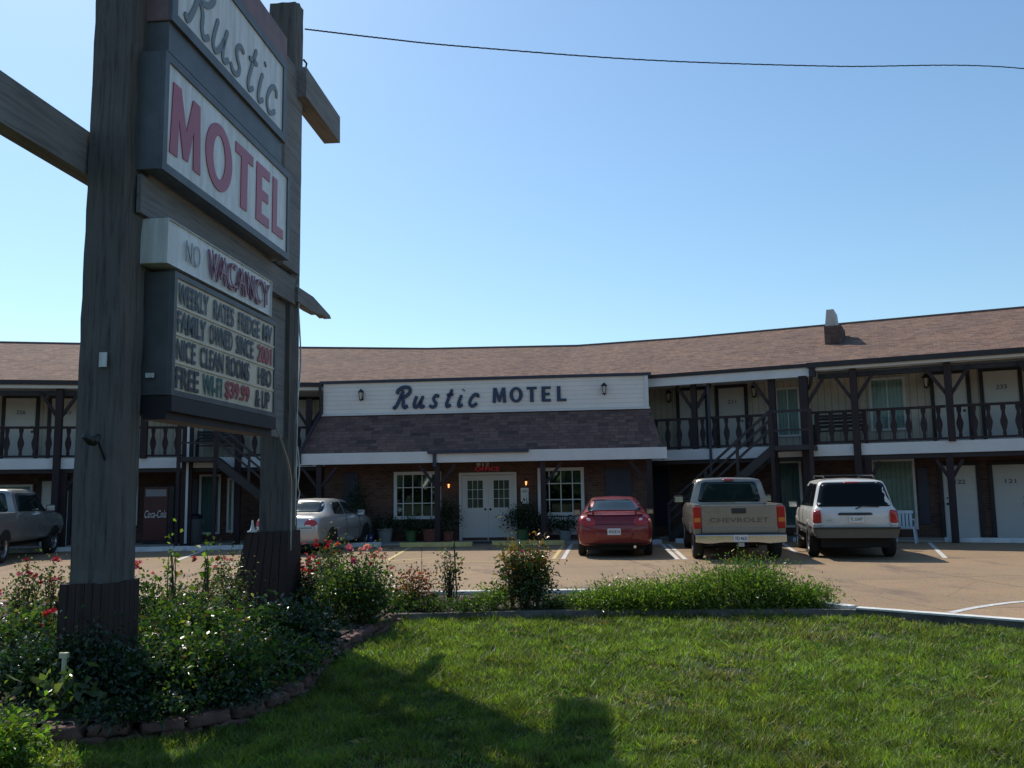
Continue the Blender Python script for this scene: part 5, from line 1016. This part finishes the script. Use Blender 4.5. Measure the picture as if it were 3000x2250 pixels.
bush('red_tip_shrub', 'two slim coppery shoots standing above the red-tipped shrub', 'shrub', 1500, 12.2, 1588, 60, ([(.25, .10, .03), (.14, .11, .03), (.07, .09, .03)], (3, 3, 2)), 420, .07, nc=10, stems=8, base=-.02, wl=.35, zlow=.45); bush('red_tip_shrub', 'coppery-tipped shoots on the right of the red-tipped shrub', 'shrub', 1572, 12.25, 1592, 70, ([(.25, .10, .03), (.14, .11, .03), (.07, .09, .03)], (3, 3, 2)), 560, .07, nc=12, stems=8, base=-.02, wl=.35, zlow=.45)
for px, tp, wx, n_, lb, pl in ((1180, 1745, 110, 1300, 'low weedy green clump under the rusty orange flowers', BRIGHT), (1262, 1752, 110, 1100, 'low green clump at the foot of the staked sapling, left side', GREEN), (1365, 1758, 110, 1000, 'low green clump between the stake and the red-tipped shrub', GREEN), (1445, 1715, 110, 1600, 'pale yellow-green clump left of the red-tipped shrub', BRIGHT), (1640, 1755, 130, 1300, 'low dark green clump right of the red-tipped shrub', GREEN), (1700, 1735, 90, 900, 'short grassy clump left of the long spiky shrub row', BRIGHT)):
    bush('ground_cover', lb, 'plant', px, 12.1 + rnd.uniform(-.1, .3), tp, wx, pl, n_, .05, nc=16, base=-.02, stems=6, wl=.4, up=1., flowers=fl(px, tp, 18, 4, 5, [(.25, .04, .04)], .6) if px in (1445, 1365) else ())
for px, tp, wx, n_, lb in ((1810, 1726, 150, 4200, 'leftmost rounded hump of the spiky green shrub row along the planter'), (1930, 1716, 160, 4000, 'second hump from the left in the spiky green shrub row'), (2040, 1698, 140, 4000, 'third hump from the left in the spiky green shrub row'), (2185, 1668, 230, 7600, 'tallest and broadest hump of the spiky green shrub row'), (2340, 1722, 150, 3600, 'lowest hump at the right end of the spiky green shrub row')):
    bush('spiky_shrub', lb, 'shrub', px, 12.08, tp - 8, wx * 1.12, BRIGHT if px != 2185 else ([(.10, .17, .03), (.14, .21, .045), (.05, .1, .02), (.18, .12, .05)], (4, 4, 3, .4)), int(n_ * 1.5), .06, nc=36, base=-.02, wl=.26, up=1.3, stems=10, spread=.2, zlow=.0)
for k, (px, tp) in enumerate(((2115, 1665), (2170, 1655), (2232, 1650), (2262, 1662), (2425, 1722))):
    bush('seed_stalk', ['leftmost thin seed stalk above the spiky shrub row', 'second thin seed stalk above the tallest shrub hump', 'tall wispy seed stalk above the tallest shrub hump', 'right-hand wispy seed stalk above the tallest shrub hump', 'thin stalk poking out at the right end of the shrub row'][k], 'plant', px, 12.1, tp - 12, 30, DUSTY, 80, .03, nc=8, stems=5, base=-.02, zlow=.6, open_=.2)
bush('broad_leaf_plant', 'broad pale-leaved plant at the lower left in front of the near sign post', 'plant', 190, 6.55, 1975, 150, ([(.08, .12, .05), (.15, .18, .08), (.05, .09, .03)], (3, 2, 3)), 110, .11, nc=14, stems=10, wl=.5, zlow=.2); 
bush('leafy_plant', 'bright green leafy plant in the bottom left corner outside the edging', 'plant', 20, 5.5, 2080, 190, BRIGHT, 2000, .055, nc=24, base=-.12, wl=.5)
bush('ground_cover', 'dark leafy growth spilling over the stone edging, bottom left of centre', 'plant', 420, 6.5, 2040, 300, DARKG, 1800, .045, 'leaf2', nc=22, stems=6); bush('ground_cover', 'dark leafy growth spilling over the stone edging where it starts to curve away', 'plant', 655, 6.85, 2010, 240, DARKG, 1500, .045, 'leaf2', nc=20, stems=6)
bush('weed_tuft', 'low weed tuft at the bottom edge left of centre', 'plant', 230, 5.75, 2215, 120, BRIGHT, 260, .05, nc=8, base=-.12, wl=.4)
tk = MB().tube([(0, 0, 0), (.01, 0, .42)], [.014, .02], 8).box(-.025, .035, -.02, .02, .4, .44); q = at_depth(182, 2010, 6.7); tk_ = tk.build('garden_stake', simple('cream', (.6, .55, .35), .6), None, T(q.x, 6.7, .04)); q2 = at_depth(182, 1912, 6.7); tk_.scale = (1, 1, (q2.z - .04) / .44); tag(tk_, 'short cream stake beside the foot of the near sign post', 'stake')

# pots and dark plants by the office
def potted(px, y, tp, wpx, pot, label, ph=.35, pr=.2, pal=DARKG, n=900):
    s = O.s(px, y, 1560); m0 = O.m @ T(s, y, .05); q = m0.translation; t = bush('potted_plant', label, 'potted plant', px, q.y, tp, wpx, pal, n, .07, 'leaf2', base=.05 + ph * .8, nc=18, stems=8)
    MB().lathe([(0, 0), (pr * .75, 0), (pr, ph), (pr * 1.08, ph), (pr * 1.08, ph - .04), (pr * .9, ph - .05), (0, ph - .06)], (0, 0, -ph * .8), 16).build('pot', M[pot], t, smooth=False)
for a in ((1045, -.3, 1420, 70, 'navy', 'tall dark climbing plant at the left corner of the office wall', .4, .22, DARKG, 1600), (1085, -.5, 1560, 45, 'blue', 'small plant in a blue pot at the left of the office', .38, .13, DARKG, 300), (1128, -.5, 1512, 85, 'grey', 'bushy plant in a tall grey pot below the left office window', .42, .24, DARKG, 900), (1205, -.5, 1515, 80, 'green', 'dark plant in a grey-green pot, second right of the blue pot', .36, .18, DARKG, 800), (1262, -.6, 1525, 60, 'terra', 'plant in a wide terracotta pot left of the office porch post', .4, .26, DARKG, 500), (1312, -.4, 1470, 70, 'terra', 'tall dark plant between the porch post and the double doors', .3, .18, DARKG, 1100), (1530, -.5, 1478, 100, 'green', 'large dark bush right of the double office doors', .35, .22, DARKG, 2000), (1595, -.4, 1500, 80, 'terra', 'dark plant right of the large bush under the right office window', .3, .2, DARKG, 900), (1655, -.4, 1515, 80, 'grey', 'low dark plant below the right office window beside the red coupe', .3, .2, DARKG, 700)): potted(*a)

# ------------------------------------------------------------------ lawn blades
def inside(P_, poly):
    x, y = P_[:, 0], P_[:, 1]; r = np.zeros(len(x), bool); n = len(poly)
    for i in range(n):
        x0, y0 = poly[i]; x1, y1 = poly[(i + 1) % n]; c = ((y0 > y) != (y1 > y)) & (x < (x1 - x0) * (y - y0) / (y1 - y0 + 1e-12) + x0); r ^= c
    return r
LAWN = [(p[0] + .13, p[1] - .1 if p[1] < 7 else p[1]) for p in [(-1.62, 11.75)] + EDGE[1:12]] + [(-6.5, 3), (11.0, 3)] + [(p[0] - .03, p[1] - .04) for p in KERB[8:0:-1]] + [(-1.6, 11.82)]
NG = 700000; u = rng.random(NG); Yg = 4.3 * (11.95 / 4.3) ** u; Xg = -.72 * Yg + rng.random(NG) * 1.85 * Yg; Pg = np.stack([Xg, Yg], 1); Pg = Pg[inside(Pg, LAWN)]
def vnoise(P_, sc, seed):
    r_ = np.random.default_rng(seed); G = r_.random((64, 64)); q = P_ * sc; i = np.floor(q).astype(int); f = q - i; f = f * f * (3 - 2 * f); a = G[i[:, 0] % 64, i[:, 1] % 64]; b = G[(i[:, 0] + 1) % 64, i[:, 1] % 64]; c = G[i[:, 0] % 64, (i[:, 1] + 1) % 64]; d = G[(i[:, 0] + 1) % 64, (i[:, 1] + 1) % 64]
    return (a * (1 - f[:, 0]) + b * f[:, 0]) * (1 - f[:, 1]) + (c * (1 - f[:, 0]) + d * f[:, 0]) * f[:, 1]
n1, n2, n3 = vnoise(Pg, 1.1, 1), vnoise(Pg, 4.5, 2), vnoise(Pg, .5, 3); n4 = vnoise(Pg, 13., 5); keep = rng.random(len(Pg)) < np.clip(.1 + .7 * n2 + .7 * n4 - .5 * (n1 > .72), .1, 1); Pg, n1, n2, n3 = Pg[keep], n1[keep], n2[keep], n3[keep]
n = len(Pg); n5 = vnoise(Pg, 13., 5); h = (.022 + .045 * rng.random(n)) * (.45 + .6 * n2 + .6 * n5) * np.where(rng.random(n) < .03, 1.5, 1); wd = .0045 + .0011 * Pg[:, 1] * (.6 + .6 * rng.random(n)); az = rng.random(n) * 6.283; le = rng.normal(0, .65, (n, 2)); B = np.concatenate([Pg, np.full((n, 1), LAWN_Z)], 1)
side = np.stack([np.cos(az), np.sin(az), 0 * az], 1) * wd[:, None] / 2; tip = B + np.concatenate([le * h[:, None] * 1.1, h[:, None]], 1)
V = np.stack([B - side, B + side, tip], 1).reshape(-1, 3); F = np.arange(n * 3).reshape(-1, 3)
gc = np.array([.104, .155, .03]) * (1 + .35 * (n3[:, None] - .5)) + np.clip(n2[:, None] - .45, 0, 1) * np.array([.06, .05, .0]); dry = (rng.random(n) < .08 + .45 * np.clip(n1 - .55, 0, 1) * 2)[:, None]; gc = gc * (.45 + 1.1 * vnoise(Pg, 7., 8)[:, None]) * (.75 + .5 * vnoise(Pg, 1.7, 9)[:, None]); gc = np.where(dry, np.array([.17, .14, .065]), gc) * np.clip(1 + rng.normal(0, .38, (n, 1)), .3, 2.4)
# coarse weeds and clover patches in the turf
nt_ = 420; ty = 4.6 * (11.6 / 4.6) ** rng.random(nt_); tx = -.6 * ty + rng.random(nt_) * 1.25 * ty; TP = np.stack([tx, ty], 1); TP = TP[inside(TP, LAWN)]; rp_ = 26; k_ = np.repeat(np.arange(len(TP)), rp_); a_ = rng.random(len(k_)) * 6.283; q_ = rng.random(len(k_))
C_ = np.stack([TP[k_, 0] + np.cos(a_) * q_ * .05, TP[k_, 1] + np.sin(a_) * q_ * .05, np.full(len(k_), LAWN_Z + .012)], 1); D_ = np.stack([np.cos(a_), np.sin(a_), .35 + .9 * rng.random(len(k_))], 1); s_ = .035 + .04 * rng.random(len(k_))
tc = np.array([[.10, .17, .045], [.15, .18, .05], [.06, .11, .035], [.22, .19, .11]])[rng.integers(0, 4, len(TP))][k_] * (1 + rng.normal(0, .15, (len(k_), 1)))
Vt, Ft, ct = leaves(C_, D_, s_, s_ * .3, np.clip(tc, .01, .6))
print('grass blades', n)
tag(link('grass', raw_mesh('grass', np.concatenate([V, Vt]), np.concatenate([F, Ft + len(V)]), np.concatenate([np.repeat(np.clip(gc, .01, .6), 3, 0), ct]), M['grassm'])), 'mown lawn of short green grass with brownish patches', 'grass', kind='stuff')
# a distant belt of woodland on the far side of the road, seen only in the window reflections
nW = 9000; Xw = rng.uniform(-90, 90, nW); Zt = 7 + 3.5 * np.sin(Xw * .21) + 2 * np.sin(Xw * .57 + 1); Wd = np.stack([Xw, -48 + rng.normal(0, 3, nW), rng.random(nW) ** .8 * Zt], 1); V, F, cc = leaves(Wd, rng.normal(size=(nW, 3)), rng.uniform(1.2, 2.6, nW), rng.uniform(1., 2., nW), palette(nW, *GREEN)); tag(link('distant_woods', raw_mesh('distant_woods', V, F, cc, M['leaf2'])), 'belt of trees across the road reflected in the motel windows', 'trees', kind='stuff')
